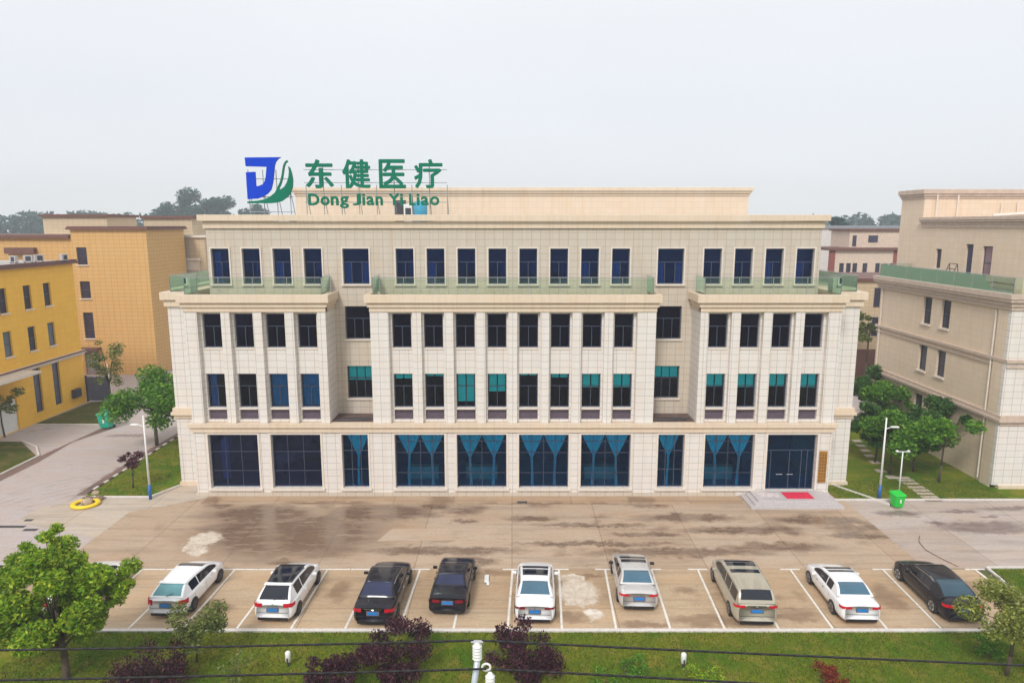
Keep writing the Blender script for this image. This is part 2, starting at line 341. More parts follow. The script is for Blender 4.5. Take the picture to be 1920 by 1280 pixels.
def window(root, cx, z0, z1, w_, y, pane, mull=(), trans=(.62,), low=True, sill=.07, sillmat=None, surround=0, frame=FRAME, bar=.045, sillw=.08, silld=None):
    """frame with its pane and sill, glass at y"""
    a, b = cx-w_/2, cx+w_/2; f = MB(); t = .055
    f.box(a, a+t, y-.05, y+.03, z0, z1); f.box(b-t, b, y-.05, y+.03, z0, z1)
    f.box(a+t, b-t, y-.05, y+.03, z0, z0+t); f.box(a+t, b-t, y-.05, y+.03, z1-t, z1)
    zt = [z0+(z1-z0)*k for k in trans]
    for z in zt: f.box(a+t, b-t, y-.045, y+.025, z-bar/2, z+bar/2)
    for k in mull:
        x = a+(b-a)*k; top = zt[-1]-bar/2 if (low and zt) else z1-t
        f.box(x-bar/2, x+bar/2, y-.04, y+.02, z0+t, top)
    fo = f.build('window', frame, root)
    MB().box(a+t*.6, b-t*.6, y-.006, y+.006, z0+t*.6, z1-t*.6).build('pane', pane, fo)
    if sill: MB().box(a-sillw, b+sillw, y-(silld or .38), y-.05, z0-sill*1.6, z0-.003).build('sill', sillmat or SURROUND, fo)
    if surround:
        s = MB(); q = surround; ys = y-.25
        s.box(a-q, a-.003, ys-.07, ys+.2, z0, z1+q); s.box(b+.003, b+q, ys-.07, ys+.2, z0, z1+q); s.box(a-.003, b+.003, ys-.07, ys+.2, z1+.003, z1+q)
        s.build('surround', SURROUND, fo)
    return fo
def curtain_swag(parent, cx, w_, y, z0, z1, mat, seed=0):
    rnd = random.Random(seed); mb = MB(); nu, nv = 26, 22; vs = []; neck = .40+rnd.uniform(-.03, .03)
    for j in range(nv+1):
        t = j/nv; z = z1-(z1-z0)*t
        k = 1-min(1, t/neck*.82)**1.15 if t < neck*1.2 else 0
        wd = max(.10*w_, w_*k) if t < .75 else .10*w_*(1+(t-.75)*1.2)
        for i in range(nu+1):
            u = i/nu-.5
            vs.append((cx+u*wd+.03*math.sin(t*5+seed), y+.05*math.sin(u*38+seed)*(0.5+wd/w_), z))
    mb.add(vs, [(j*(nu+1)+i, j*(nu+1)+i+1, (j+1)*(nu+1)+i+1, (j+1)*(nu+1)+i) for j in range(nv) for i in range(nu)])
    return mb.build('curtain', mat, parent, True)
def pleat(parent, a, b, y, z0, z1, mat, name='curtain'):
    n = max(6, int((b-a)/.05)); vs = []
    for z in (z0, z1):
        for i in range(n+1): vs.append((a+(b-a)*i/n, y+.025*math.sin(i*1.5), z))
    return MB().add(vs, [(i, i+1, n+2+i, n+1+i) for i in range(n)]).build(name, mat, parent, True)
def band(mb, x0, x1, y, out_, z0, z1, back=.0, left=True, right=True):
    mb.box(x0-(out_ if left else 0), x1+(out_ if right else 0), y-out_, y+back, z0, z1)

# ------------------------------------------------------------------ ground
def sheet(name, poly, z, mat, kind='structure'):
    mb = MB(); mb.add([(x, y, z) for x, y in poly], [tuple(range(len(poly)))])
    return tag(mb.build(name, mat), kind=kind)
def kerb(name, pts, h=.12, w_=.14, mat=KERB):
    mb = MB()
    for a, b in zip(pts, pts[1:]):
        a, b = Vector((*a, 0)), Vector((*b, 0)); d = (b-a).normalized(); nn = Vector((-d.y, d.x, 0))*w_/2
        mb.prism([tuple((a+nn)[:2]), tuple((a-nn)[:2]), tuple((b-nn)[:2]), tuple((b+nn)[:2])], 0, h)
    return tag(mb.build(name, mat, bevel=.015), kind='structure')
sheet('ground', [(-900, -100), (900, -100), (900, 1600), (-900, 1600)], -.02, LAND)
sheet('road', [(-60, 28.6), (-24.35, 28.6), (-24.35, 120), (-60, 120)], 0, ROADM)
sheet('back_road', [(-24.3, 62), (60, 62), (60, 100), (-24.3, 100)], -.004, ROADM)
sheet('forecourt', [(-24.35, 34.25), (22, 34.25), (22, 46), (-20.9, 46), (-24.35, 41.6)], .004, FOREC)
sheet('right_yard', [(22, 34.3), (70, 34.3), (70, 43.6), (22, 43.6)], .004, RIGHTM)
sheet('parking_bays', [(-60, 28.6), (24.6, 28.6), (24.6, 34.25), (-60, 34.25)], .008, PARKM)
sheet('pavement_pad', [(-30.5, 40.2), (-24.3, 38.0), (-24.3, 41.6), (-20.4, 44.0), (-20.9, 46.6), (-23.2, 46.6), (-24.3, 43.9), (-28.6, 43.9), (-30.5, 42.2)], .008, PADM)
sheet('apron_strip', [(-20.4, 42.9), (15.2, 42.9), (15.2, 44.2), (-20.4, 44.2)], .009, PADM if False else ground_mat('apron_concrete', (.50, .365, .25), (.26, .165, .105), .0, (3.9, 1.4), 4, spots=[(-20, 43.5, .8, .8), (-4.7, 43.6, .9, .8), (8.6, 43.6, .9, .7), (-12, 43.0, 3, .35), (3, 42.9, 5, .3)]))
sheet('repaired_slab', [(-7.8, 37.5), (-.9, 37.7), (-.9, 39.2), (-7.2, 39.2)], .013, ground_mat('repair_concrete', (.50, .385, .29), (.33, .235, .165), .03, None, 21))
# front lawn, right verge, lawns beside the buildings
sheet('front_lawn', [(-60, 10), (60, 10), (60, 28.42), (-60, 28.42)], .05, GRASS)
sheet('right_verge_lawn', [(25.15, 28.42), (60, 28.42), (60, 34.2), (25.35, 34.2)], .052, GRASS)
sheet('side_lawn_right', [(21.6, 43.62), (60, 43.62), (60, 45.6), (33.4, 46.1), (33.0, 62.4), (23.6, 62.4), (23.4, 46.4), (21.6, 46.2)], .06, GRASS)
sheet('side_lawn_left', [(-28.62, 44.1), (-24.3, 44.1), (-23.2, 46.6), (-23.2, 62), (-28.62, 62)], .06, GRASS)
sheet('verge_lawn', [(-43.6, 61.2), (-37.6, 61.2), (-37.4, 65.5), (-39.7, 69.8), (-43.2, 69.2)], .06, GRASSD)
sheet('verge_lawn', [(-60, 44), (-37.4, 44), (-37.4, 52.3), (-41.2, 56.0), (-60, 56.6)], .06, GRASSD)
kerb('front_kerb', [(-60, 28.5), (60, 28.5)], .13, .2)
kerb('right_bay_kerb', [(24.75, 28.62), (25.2, 34.3), (60, 34.3)], .12, .12)
kerb('right_lawn_kerb', [(21.3, 43.52), (60, 43.52)], .12)
kerb('left_lawn_kerb', [(-28.2, 44.0), (-24.2, 44.0), (-23.1, 46.3)], .12)
kerb('left_road_kerb', [(-37.3, 44), (-37.3, 52.4), (-39, 54.6), (-41.2, 56.1)], .12)
kerb('left_verge_kerb', [(-43.4, 61.0), (-37.6, 61.0), (-37.3, 65.5), (-39.6, 69.9), (-40, 75)], .12)
kerb('steps_side_kerb', [(22.35, 46.2), (24.6, 42.6)], .15, .12)
# dashed pale/dark kerb blocks beside the road
ka, kb = MB(), MB()
for i in range(30):
    y0 = 44.6+i*.6; (ka if i % 2 else kb).box(-28.78, -28.62, y0, y0+.57, 0, .13+.01*(i % 3))
tag(ka.build('road_kerb_blocks', KERB), kind='structure'); tag(kb.build('road_kerb_blocks', DARKKERB), kind='structure')
sheet('leaf_litter', [(-29.4, 44.4), (-28.8, 44.4), (-28.8, 62), (-29.2, 62), (-29.5, 52)], .012, ground_mat('litter', (.2, .13, .11), (.12, .08, .07), .1, None, 31))
sheet('leaf_litter', [(-37.2, 44), (-36.5, 44.2), (-36.4, 51), (-36.9, 56), (-35.6, 60.5), (-36.8, 60.2), (-37.2, 53)], .012, MATS['litter'])
# painted lines
lm = MB()
def line(x0, y0, x1, y1, w_=.11):
    d = Vector((x1-x0, y1-y0)).normalized(); nn = Vector((-d.y, d.x))*w_/2
    lm.add([(x0+nn.x, y0+nn.y, .02), (x0-nn.x, y0-nn.y, .02), (x1-nn.x, y1-nn.y, .02), (x1+nn.x, y1+nn.y, .02)], [(0, 1, 2, 3)])
for k in range(-15, 11):
    xt = .03+2.449*k; xb = xt-.23
    line(xt, 34.13, xb, 28.62)
    if k < -7 or k in (-7, -6, -5, -4, -3): lm.box(xt-1.2, xt+1.2, 34.14, 34.27, .0196, .0204)
    else: lm.box(xt-.52, xt+.52, 34.14, 34.27, .0196, .0204)
LINEP, n_, p_ = nodes('line_paint'); setin(p_, Roughness=.7)
n_.links.new(mix(n_, rng(n_, noise(n_, 5, 5), .5, .75, 0, .8), (.80, .76, .70), (.5, .4, .3)), p_.inputs['Base Color'])
tag(lm.build('parking_lines', LINEP), kind='structure')
sp_ = MB()
for i, (px, py) in enumerate([(1690, 897), (1698, 902), (1707, 908), (1717, 915), (1727, 921), (1734, 927), (1742, 933), (1749, 938)]):
    x, y = G(px, py); sp_.box(x-.55, x+.55, y-.17, y+.17, .06, .11)
for px, py in [(1651, 884), (1671, 896), (1640, 868), (1630, 856), (1622, 846), (1614, 837), (1607, 828)]:
    x, y = G(px, py); sp_.box(x-.35, x+.35, y-.3, y+.3, .06, .10)
tag(sp_.build('stepping_stone_path', PADM, bevel=.02), kind='structure')

# ------------------------------------------------------------------ main building (local frame: y=0 is the front face)
F = 44.35
mb_ = thing('office_building', 'long four storey cream stone building with blue curtained ground floor and rooftop sign', 'building', (.05, F, 0))
B = mb_
gops = []; gw = []
for cx, wd, kind in [(-18.6, 3.3, 'grey'), (-14.43, 3.3, 'grey'), (-10.5, 1.75, 'one'), (-6.2, 3.3, 'two'), (-2.07, 3.3, 'two'), (2.07, 3.3, 'two'), (6.2, 3.3, 'two'), (10.55, 1.75, 'one'), (14.43, 3.3, 'two'), (18.6, 3.3, 'door')]:
    z0 = .38 if kind == 'door' else .55
    gops.append((cx-wd/2, cx+wd/2, z0, 4.28)); gw.append((cx, wd, kind, z0))
g = wall(MB(), -21.2, 21.2, 0, 4.45, 0, gops, .42)
g.quad((-21.2, 0, 0), (-21.2, 0, 4.45), (-21.2, 1.85, 4.45), (-21.2, 1.85, 0)).quad((21.2, 0, 0), (21.2, 1.85, 0), (21.2, 1.85, 4.45), (21.2, 0, 4.45))
g.build('ground_floor_wall', WHITE, B)
# slim pale frames round the ground floor openings
for i, (cx, wd, kind, z0) in enumerate(gw):
    s = MB(); a, b = cx-wd/2, cx+wd/2; q = .12
    s.box(a-q, a-.002, -.05, .1, z0-.0, 4.28+q); s.box(b+.002, b+q, -.05, .1, z0, 4.28+q); s.box(a-.002, b+.002, -.05, .1, 4.282, 4.28+q)
    if kind != 'door': s.box(a-q-.05, b+q+.05, -.14, .1, z0-.16, z0-.002)
    s.build('window_surround', SURROUND, B)
# base plinth
pl = MB()
for a, b in [(-21.26, 15.0), (20.4, 21.26)]: pl.box(a, b, -.09, -.002, 0, .26)
pl.build('plinth', CREAM, B)
for cx, wd, kind, z0 in gw:
    y = .36; gm = GL_GREY if kind == 'grey' else GL_BLUE
    if kind == 'door':
        fo = window(B, cx, z0, 4.26, wd, y, gm, mull=(.12, .5, .74, .86), trans=(.70,), sill=0, bar=.05)
        d = MB().box(-.0, .0, 0, 0, 0, 0) if False else MB()
        for s0 in (-.12, .12):
            d.tube((cx-.3+s0*1.2-.42*(1 if s0 < 0 else 0), y-.1, 1.42), (cx-.3+s0*1.2+.42*(1 if s0 > 0 else 0), y-.1, 1.42), .025)
        d.build('door_handle', CHROME, fo)
    elif kind == 'one':
        fo = window(B, cx, z0, 4.26, wd, y, gm, mull=(.33, .67), trans=(.33, .68), low=False, sill=0)
        curtain_swag(fo, cx+.1*(1 if cx < 0 else -1), 1.45, y+.10, z0+.05, 4.2, CURTAIN, int(cx*3))
    else:
        fo = window(B, cx, z0, 4.26, wd, y, gm, mull=(.26, .5, .74) if kind == 'two' else (.3, .62), trans=(.26, .64, .85) if kind == 'two' else (.30, .66), low=False, sill=0, bar=.035)
        if kind == 'two':
            curtain_swag(fo, cx-.78, 1.56, y+.10, z0+.05, 4.2, CURTAIN, int(cx*5)); curtain_swag(fo, cx+.78, 1.56, y+.10, z0+.05, 4.2, CURTAIN, int(cx*5)+3)
        elif cx < -16: pleat(fo, cx-1.1, cx-.55, y+.3, z0+.4, 3.9, PALECURT_SHEEN)
# interiors
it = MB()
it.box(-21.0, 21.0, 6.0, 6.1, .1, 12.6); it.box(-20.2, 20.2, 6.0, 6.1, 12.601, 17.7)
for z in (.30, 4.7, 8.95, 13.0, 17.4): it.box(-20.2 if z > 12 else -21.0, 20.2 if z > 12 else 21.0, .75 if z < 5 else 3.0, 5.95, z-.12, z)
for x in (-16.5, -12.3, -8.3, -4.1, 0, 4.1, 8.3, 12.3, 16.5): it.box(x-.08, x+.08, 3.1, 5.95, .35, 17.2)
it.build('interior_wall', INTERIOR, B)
it = MB(); it.box(-20.9, 20.9, .8, 5.9, .31, .34); it.build('interior_floor', plain('shop_floor', (.05, .22, .42), .4), B)
# furniture seen through the shop glass: long display counters
cn = MB()
for cx in (-6.2, -2.07, 6.2, 14.43): cn.box(cx-1.2, cx+1.0, 2.2, 2.8, .345, 1.25)
cn.build('display_counter', plain('counter', (.5, .48, .5), .5), B)
# cornice over the ground floor
c = MB(); c.box(-21.45, 21.45, -.25, -.002, 4.80, 5.05); c.box(-21.32, 21.32, -.12, -.002, 4.45, 4.80)
c.box(-21.45, -21.2, -.002, 1.8, 4.80, 5.05); c.box(21.2, 21.45, -.002, 1.8, 4.80, 5.05)
c.box(-21.2, 21.2, 0, .35, 4.45, 5.04)
c.build('ground_floor_cornice', TRIM, B)
# recessed ledges above the narrow ground windows
for a, b in ((-12.1, -9.2), (9.25, 12.15)):
    MB().box(a, b, .36, 2.38, 4.85, 5.05).build('ledge_roof', MEMBRANE, B)
    MB().tube((a+.3, .5, 5.1), (b-.5, .7, 5.12), .05).tube((a+.6, 1.2, 5.1), (b-.2, 1.0, 5.13), .035).build('ledge_pipe', DARKSTEEL, B)
# upper sections
SEC = [(-21.2, -12.1, [-19.6, -17.53, -15.47, -13.4]), (-9.2, 9.25, [-7.24+2.07*i for i in range(8)]), (12.15, 21.2, [13.4, 15.47, 17.53, 19.6])]
WO = .62
blinds = [[('c', .0), 0, ('c', .0), ('c', .0)], [.15, .08, .86, .55, .06, .12, .42, .42], [.40, .42, .40, .42]]
for si, (x0, x1, wx) in enumerate(SEC):
    ops = []
    for cx in wx: ops += [(cx-WO, cx+WO, 10.05, 12.3), (cx-WO, cx+WO, 6.02, 8.32), (cx-WO, cx+WO, 5.2, 5.88)]
    u = wall(MB(), x0, x1, 5.05, 12.75, .35, ops, .34)
    u.quad((x0, .35, 5.05), (x0, .35, 13), (x0, 2.4, 13), (x0, 2.4, 5.05)).quad((x1, .35, 5.05), (x1, 2.4, 5.05), (x1, 2.4, 13), (x1, .35, 13))
    u.build('upper_wall', WHITE, B)
    edges = [x0]+[ (a+b)/2 for a, b in zip(wx, wx[1:])]+[x1]
    for k, ex in enumerate(edges):
        if k == 0: a, b = x0-.02, wx[0]-WO-.16
        elif k == len(edges)-1: a, b = wx[-1]+WO+.16, x1+.02
        else: a, b = ex-.29, ex+.29
        pm = MB().box(a, b, -.0, .348, 5.052, 12.44); pm.box(a+.002, b-.002, -.03, -.001, 5.052, 5.25)
        pm.build('pilaster', WHITE, B, bevel=.012)
    for k, cx in enumerate(wx):
        window(B, cx, 10.05, 12.3, 2*WO-.01, .64, GL_MID, mull=(.5,), silld=.34, sillw=.0)
        fo = window(B, cx, 6.02, 8.32, 2*WO-.01, .64, GL_CLEAR, mull=(.5,), silld=.36, sillw=0)
        bl = blinds[si][k]
        if isinstance(bl, tuple):
            if k == 0: pleat(fo, cx-.5, cx-.05, .72, 6.1, 8.25, BLUEPAINT)
            else: pleat(fo, cx-.55, cx+.55, .72, 6.1, 8.25, MATS.get('deep_blue_curtain') or plain('deep_blue_curtain', (.01, .20, .52), .8), 'curtain')
        elif bl:
            zb = 8.26-bl*2.2
            for s0 in (-1, 1): MB().box(cx+(.04 if s0 > 0 else -.53), cx+(.53 if s0 > 0 else -.04), .70, .715, zb, 8.25).build('blind', BLIND, fo)
        gr = MB().box(cx-WO+.005, cx+WO-.005, .56, .60, 5.21, 5.87)
        for q in range(7): gr.box(cx-WO+.04, cx+WO-.04, .52, .559, 5.26+q*.085, 5.30+q*.085)
        gr.build('air_grille', GRILLE, B)
    # section cornice with parapet
    c = MB(); L = .0 if si == 0 else .3; Rr = .0 if si == 2 else .3
    for o_, za, zb in ((.05, 12.45, 12.76), (.16, 12.76, 13.03), (.32, 13.06, 13.58)):
        c.box(x0-o_, x1+o_, -o_, .0 if za > 12.7 else .346, za, zb-.002)
        c.box(x0-o_, x0, .001, 2.38, za, zb-.002); c.box(x1, x1+o_, .001, 2.38, za, zb-.002)
    c.box(x0, x1, .001, .25, 12.755, 13.57)
    c.build('section_cornice', TRIM, B, bevel=.02)
    MB().box(x0+.001, x1-.001, .36, 2.9, 12.8, 12.98).build('terrace_floor', ROOF, B)
# end piers (set back) with the deep side walls
for s0, xa, xb in ((-1, -23.15, -21.2), (1, 21.2, 23.3)):
    MB().box(xa, xb, 1.85, 17, 0, 12.6).build('end_pier', WHITE, B)
    c = MB()
    for o_, za, zb in ((.16, 12.6, 13.02), (.32, 13.05, 13.58)):
        if s0 < 0: c.box(xa-o_, -21.2-.33, 1.85-o_, 17+o_, za, zb-.003)
        else: c.box(21.2+.33, xb+o_, 1.85-o_, 17+o_, za, zb-.003)
    c.build('pier_cornice', TRIM, B, bevel=.02)
    c = MB()
    for o_, za, zb in ((.12, 4.9, 5.12), (.26, 5.12, 5.34), (.16, 5.34, 5.62)):
        if s0 < 0: c.box(xa-o_, xb-.26, 1.85-o_, 17+o_, za, zb-.003)
        else: c.box(xa+.26, xb+o_, 1.85-o_, 17+o_, za, zb-.003)
    c.build('pier_band', TRIM, B, bevel=.02)
    MB().box(xa-.08, xb+.08, 1.75, 1.848, 0, .32).build('pier_plinth', TRIM, B)
MB().box(-21.2, 21.2, 16.8, 17, 0, 13).build('rear_wall', CREAM, B)
MB().box(-23, 23, 7.0, 17.0, 12.7, 12.97).build('rear_terrace', ROOF, B)
# recess bays and top floor
TOPX = [-19.6, -17.53, -15.47, -13.4]+[-7.24+2.07*i for i in range(8)]+[13.4, 15.47, 17.53, 19.6]
ops = [(cx-.6, cx+.6, 14.05, 16.42) for cx in TOPX]+[(cx-.88, cx+.88, 14.05, 16.42) for cx in (-10.52, 10.6)]
t = wall(MB(), -20.45, 20.6, 12.99, 17.75, 2.4, ops, .3)
t.quad((-20.45, 2.4, 12.99), (-20.45, 2.4, 18.5), (-20.45, 16, 18.5), (-20.45, 16, 12.99)).quad((20.6, 2.4, 12.99), (20.6, 16, 12.99), (20.6, 16, 18.5), (20.6, 2.4, 18.5))
t.build('top_floor_wall', CREAM, B)
for a, b, cx in ((-12.1, -9.2, -10.52), (9.25, 12.15, 10.6)):
    rops = [(cx-.88, cx+.88, 10.3, 12.55), (cx-.88, cx+.88, 6.15, 8.42)]
    wall(MB(), a, b, 5.05, 12.99, 2.402, rops, .3).build('recess_wall', CREAM, B)
    window(B, cx, 10.3, 12.55, 1.75, 2.66, GL_MID, mull=(.33, .67), silld=.36)
    fo = window(B, cx, 6.15, 8.42, 1.75, 2.66, GL_CLEAR, mull=(.33, .67), silld=.36)
    for q in (-1, 0, 1):
        MB().box(cx+q*.56-.25, cx+q*.56+.25, 2.74, 2.75, 7.55 if cx < 0 else 7.6, 8.35).build('blind', BLIND, fo)
        if cx < 0: MB().box(cx+q*.56-.25, cx+q*.56+.25, 2.74, 2.75, 7.38, 7.48).build('blind', BLIND, fo)
rnd = random.Random(4)
openw = {0: .45, 2: .5, 5: .45, 7: 0, 10: .5, 11: .5, 14: .45, 15: .55}
for k, cx in enumerate(TOPX):
    fo = window(B, cx, 14.05, 16.42, 1.19, 2.65, GL_TOP, mull=(.5,), surround=.1, silld=.40, sillw=.12)
    if k in openw and openw[k]: pleat(fo, cx-.52, cx-.52+openw[k], 2.70, 14.12, 15.5 if k != 0 else 16.2, PALECURT_SHEEN)  # pale pleated panel stands in for the reflection off an opened sash
    else:
        z = 14.2+rnd.random()*.6
        if rnd.random() < .5: pleat(fo, cx+.2, cx+.52, 2.75, 14.12, 15.45, plain('dim_curtain', (.16, .2, .32), .8) if 'dim_curtain' not in MATS else MATS['dim_curtain'])
for cx in (-10.52, 10.6):
    fo = window(B, cx, 14.05, 16.42, 1.75, 2.65, GL_TOP, mull=(.3, .7), surround=.1, silld=.40, sillw=.12)
    pleat(fo, cx-.8, cx-.4, 2.72, 14.12, 15.5, PALECURT_SHEEN); pleat(fo, cx+.4, cx+.8, 2.72, 14.12, 15.5, PALECURT_SHEEN)  # same pale panels, sash reflection put into their colour
c = MB()
for o_, za, zb in ((.14, 17.75, 18.2), (.38, 18.23, 18.64)):
    c.box(-20.45-o_, 20.6+o_, 2.4-o_, 2.7, za, zb-.002); c.box(-20.45-o_, -20.3, 2.701, 16, za, zb-.002); c.box(20.4, 20.6+o_, 2.701, 16, za, zb-.002)
c.build('top_cornice', TRIM, B, bevel=.02)
MB().box(-20.3, 20.4, 2.75, 16, 17.9, 18.05).build('main_roof', ROOF, B)
# penthouse block on the roof
t = MB().box(-17.3, 18.8, 12.0, 16.6, 18.05, 20.25); t.build('penthouse_wall', SANDY, B)
c = MB()
for o_, za, zb in ((.08, 20.25, 20.45), (.2, 20.45, 20.62), (.3, 20.62, 20.9)): c.box(-17.3-o_, 18.8+o_, 12-o_, 16.6+o_, za, zb-.002)
c.build('penthouse_cornice', TRIM, B, bevel=.02)
MB().box(-9.4, -8.5, 11.93, 11.998, 18.05, 19.9).build('roof_door', DARKSTEEL, B)
# roof plant
def tank(x, y, z, mat, label):
    r = thing('water_tank', label, 'tank', (x, y, z))
    MB().lathe((0, 0, 0), [(.5, .15), (.55, .2), (.55, 1.5), (.4, 1.7), (.15, 1.78)], 18).build('tank_body', mat, r, True)
    MB().box(-.5, .5, -.5, .5, 0, .15).build('stand', DARKSTEEL, r)
tank(-7.1, F+10.2, 18.05, plain('blue_tank', (.05, .33, .5), .4), 'small blue tank on the main roof behind the sign lettering')
ac = thing('roof_box', 'white equipment box beside the dark roof door behind the sign', 'box', (-8.0, F+10.3, 18.05))
MB().box(-.35, .35, -.3, .3, 0, 1.5).build('cabinet', WHITEPAINT, ac, bevel=.03); MB().box(-.22, .22, -.32, -.301, .5, 1.2).build('vent', DARKSTEEL, ac)
# glass balustrades
def rail(pts, h=1.08, z=13.58, parent=B, step=2.1, name='glass_balustrade', glassm=GL_RAIL):
    gl = MB(); ps = MB()
    for a, b in zip(pts, pts[1:]):
        a, b = Vector((*a, z)), Vector((*b, z)); L = (b-a).length; n = max(1, round(L/step)); d = (b-a)/n
        for i in range(n):
            p, q = a+d*i, a+d*(i+1); e = (q-p).normalized()*.03; p2, q2 = p+e, q-e
            nn = Vector((-e.y, e.x, 0)).normalized()*.006
            gl.add([p2+nn, q2+nn, q2-nn, p2-nn]+[v+Vector((0, 0, h-.05)) for v in (p2+nn, q2+nn, q2-nn, p2-nn)],
                   [(0, 3, 2, 1), (4, 5, 6, 7), (0, 1, 5, 4), (1, 2, 6, 5), (2, 3, 7, 6), (3, 0, 4, 7)])
            ps.tube(p, p+Vector((0, 0, h)), .022, n=6)
        ps.tube(b, b+Vector((0, 0, h)), .022, n=6); ps.tube(a+Vector((0, 0, h)), b+Vector((0, 0, h)), .022, n=6)
    o = gl.build(name, glassm, parent); ps.build('handrail', STEEL, o)
rail([(-22.9, 16.6), (-22.9, 1.95), (-21.1, 1.95), (-21.1, .12), (-12.3, .12), (-12.3, 2.3)])
rail([(-9.0, 2.3), (-9.0, .12), (9.05, .12), (9.05, 2.3)])
rail([(12.35, 2.3), (12.35, .12), (21.1, .12), (21.1, 1.95), (23.0, 1.95), (23.0, 16.6)])
# downpipes
for x in (-12.35, -9.0, 9.05, 12.4): MB().tube((x, 2.25, 5.1), (x, 2.25, 12.6), .05).build('downpipe', TRIM, B)
# lettering plaque, steps, mat
pq = thing('name_plaque', 'tall narrow brass board hanging on the pier right of the entrance', 'sign', (20.75, F-.03, .95))
MB().box(-.27, .27, -.05, 0, 0, 2.2).build('board', GOLD, pq, bevel=.015)
bd = MB()
for q in (-.18, -.02, .15): 
    for j in range(9): bd.box(q-.045, q+.045, -.056, -.0505, 2.0-j*.22-.12, 2.0-j*.22)
bd.build('raised_marks', plain('plaque_dark', (.16, .07, .02), .5), pq)['kind'] = 'stuff'
st = thing('entrance_steps', 'three grey granite steps below the glass entrance doors', 'steps', (18.35, F, 0))
for i, (o_, h) in enumerate(((0, .13), (.32, .26), (.64, .38))):
    MB().box(-3.0+o_, 3.0-o_*.8, -2.3+o_*.9, -.1 if i else -.1, h-.13 if i else .0, h).build('step', GRANITE, st, bevel=.012)
mt = tag(MB().box(17.95, 19.75, F-1.45, F-.35, .384, .40).build('door_mat', RED), 'bright red mat on the top entrance step', 'mat')
lm2 = tag(MB().box(16.3, 17.75, F-1.2, F-.5, .384, .395).build('floor_mat', plain('worn_mat', (.62, .55, .55), .8, .25, 6)), 'pale worn mat beside the red mat on the entrance step', 'mat')
dr = tag(MB().box(.35, 1.0, 43.05, 43.35, .01, .025).build('drain_cover', DARKSTEEL), 'small dark drain grate in the apron before the middle windows', 'drain')
for (px, py, w_, l_) in ((22, 987, 1.6, 'long dark slot drain on the left road nearest the picture edge'), (57, 993, .8, 'dark slot drain on the left road right of the long one'), (54, 975, .5, 'smallest dark slot drain on the left road')):
    x, y = G(px, py); tag(MB().box(x-w_/2, x+w_/2, y-.14, y+.14, .004, .018).build('slot_drain', DARKSTEEL), l_, 'drain', 'slot drains on the left road')

# ------------------------------------------------------------------ rooftop sign
SY = F+3.6
def spoly(pts, name, mat, parent, ox, oz, th=.18):
    bm = bmesh.new(); vs = [bm.verts.new((x-ox, 0, z-oz)) for x, z in pts]; f = bm.faces.new(vs); f.normal_update()
    bmesh.ops.triangulate(bm, faces=[f]); 
    r = bmesh.ops.extrude_face_region(bm, geom=bm.faces[:]); bmesh.ops.translate(bm, verts=[v for v in r['geom'] if isinstance(v, bmesh.types.BMVert)], vec=(0, th, 0))
    bmesh.ops.recalc_face_normals(bm, faces=bm.faces); me = bpy.data.meshes.new(name); bm.to_mesh(me); bm.free(); me.materials.append(mat)
    o = bpy.data.objects.new(name, me); COL.objects.link(o); o.parent = parent; return o
def zp(l): return [RY(440+x*.10935, 280+y*.10935, SY) for x, y in l]
GREYST = plain('grey_support', (.30, .32, .34), .6)
em = thing('roof_emblem', 'blue letter D emblem with green sail swoosh standing on the roof parapet', 'sign', (-16.4, SY, 18.05))
spoly(zp([(170,140),(790,135),(740,165),(700,215),(680,280),(665,440),(650,570),(620,690),(560,760),(480,810),(390,845),(220,855),(190,395),(345,385),(360,635),(420,625),(480,600),(515,540),(530,470),(545,300),(185,290)]), 'blue_letter', SIGNBLUE, em, -16.4, 18.05)
spoly(zp([(215,895),(400,880),(520,855),(620,800),(690,740),(730,650),(770,570),(800,450),(815,350),(830,270),(860,210),(895,185),(905,215),(870,240),(850,300),(838,380),(820,500),(795,590),(755,680),(790,685),(850,640),(890,570),(920,470),(928,380),(915,290),(945,320),(972,400),(995,520),(990,640),(960,740),(900,820),(800,890),(700,915),(600,925),(215,925)]), 'green_swoosh', SIGNGREEN, em, -16.4, 18.05)
fr = MB()
for x in (-1.5, -.5, .4, 1.3): fr.tube((x, .3, 0), (x, .3, 3.6 if x < .8 else 2.6), .03); fr.tube((x, 1.5, 0), (x, .3, 2.3), .025)
for z in (.8, 1.8, 3.0): fr.tube((-1.6, .27, z), (1.5, .27, z), .025)
fr.build('support_frame', GREYST, em)
lt = thing('roof_lettering', 'green Chinese characters over green Latin letters standing on the roof parapet', 'sign', (-9.4, SY, 18.05))
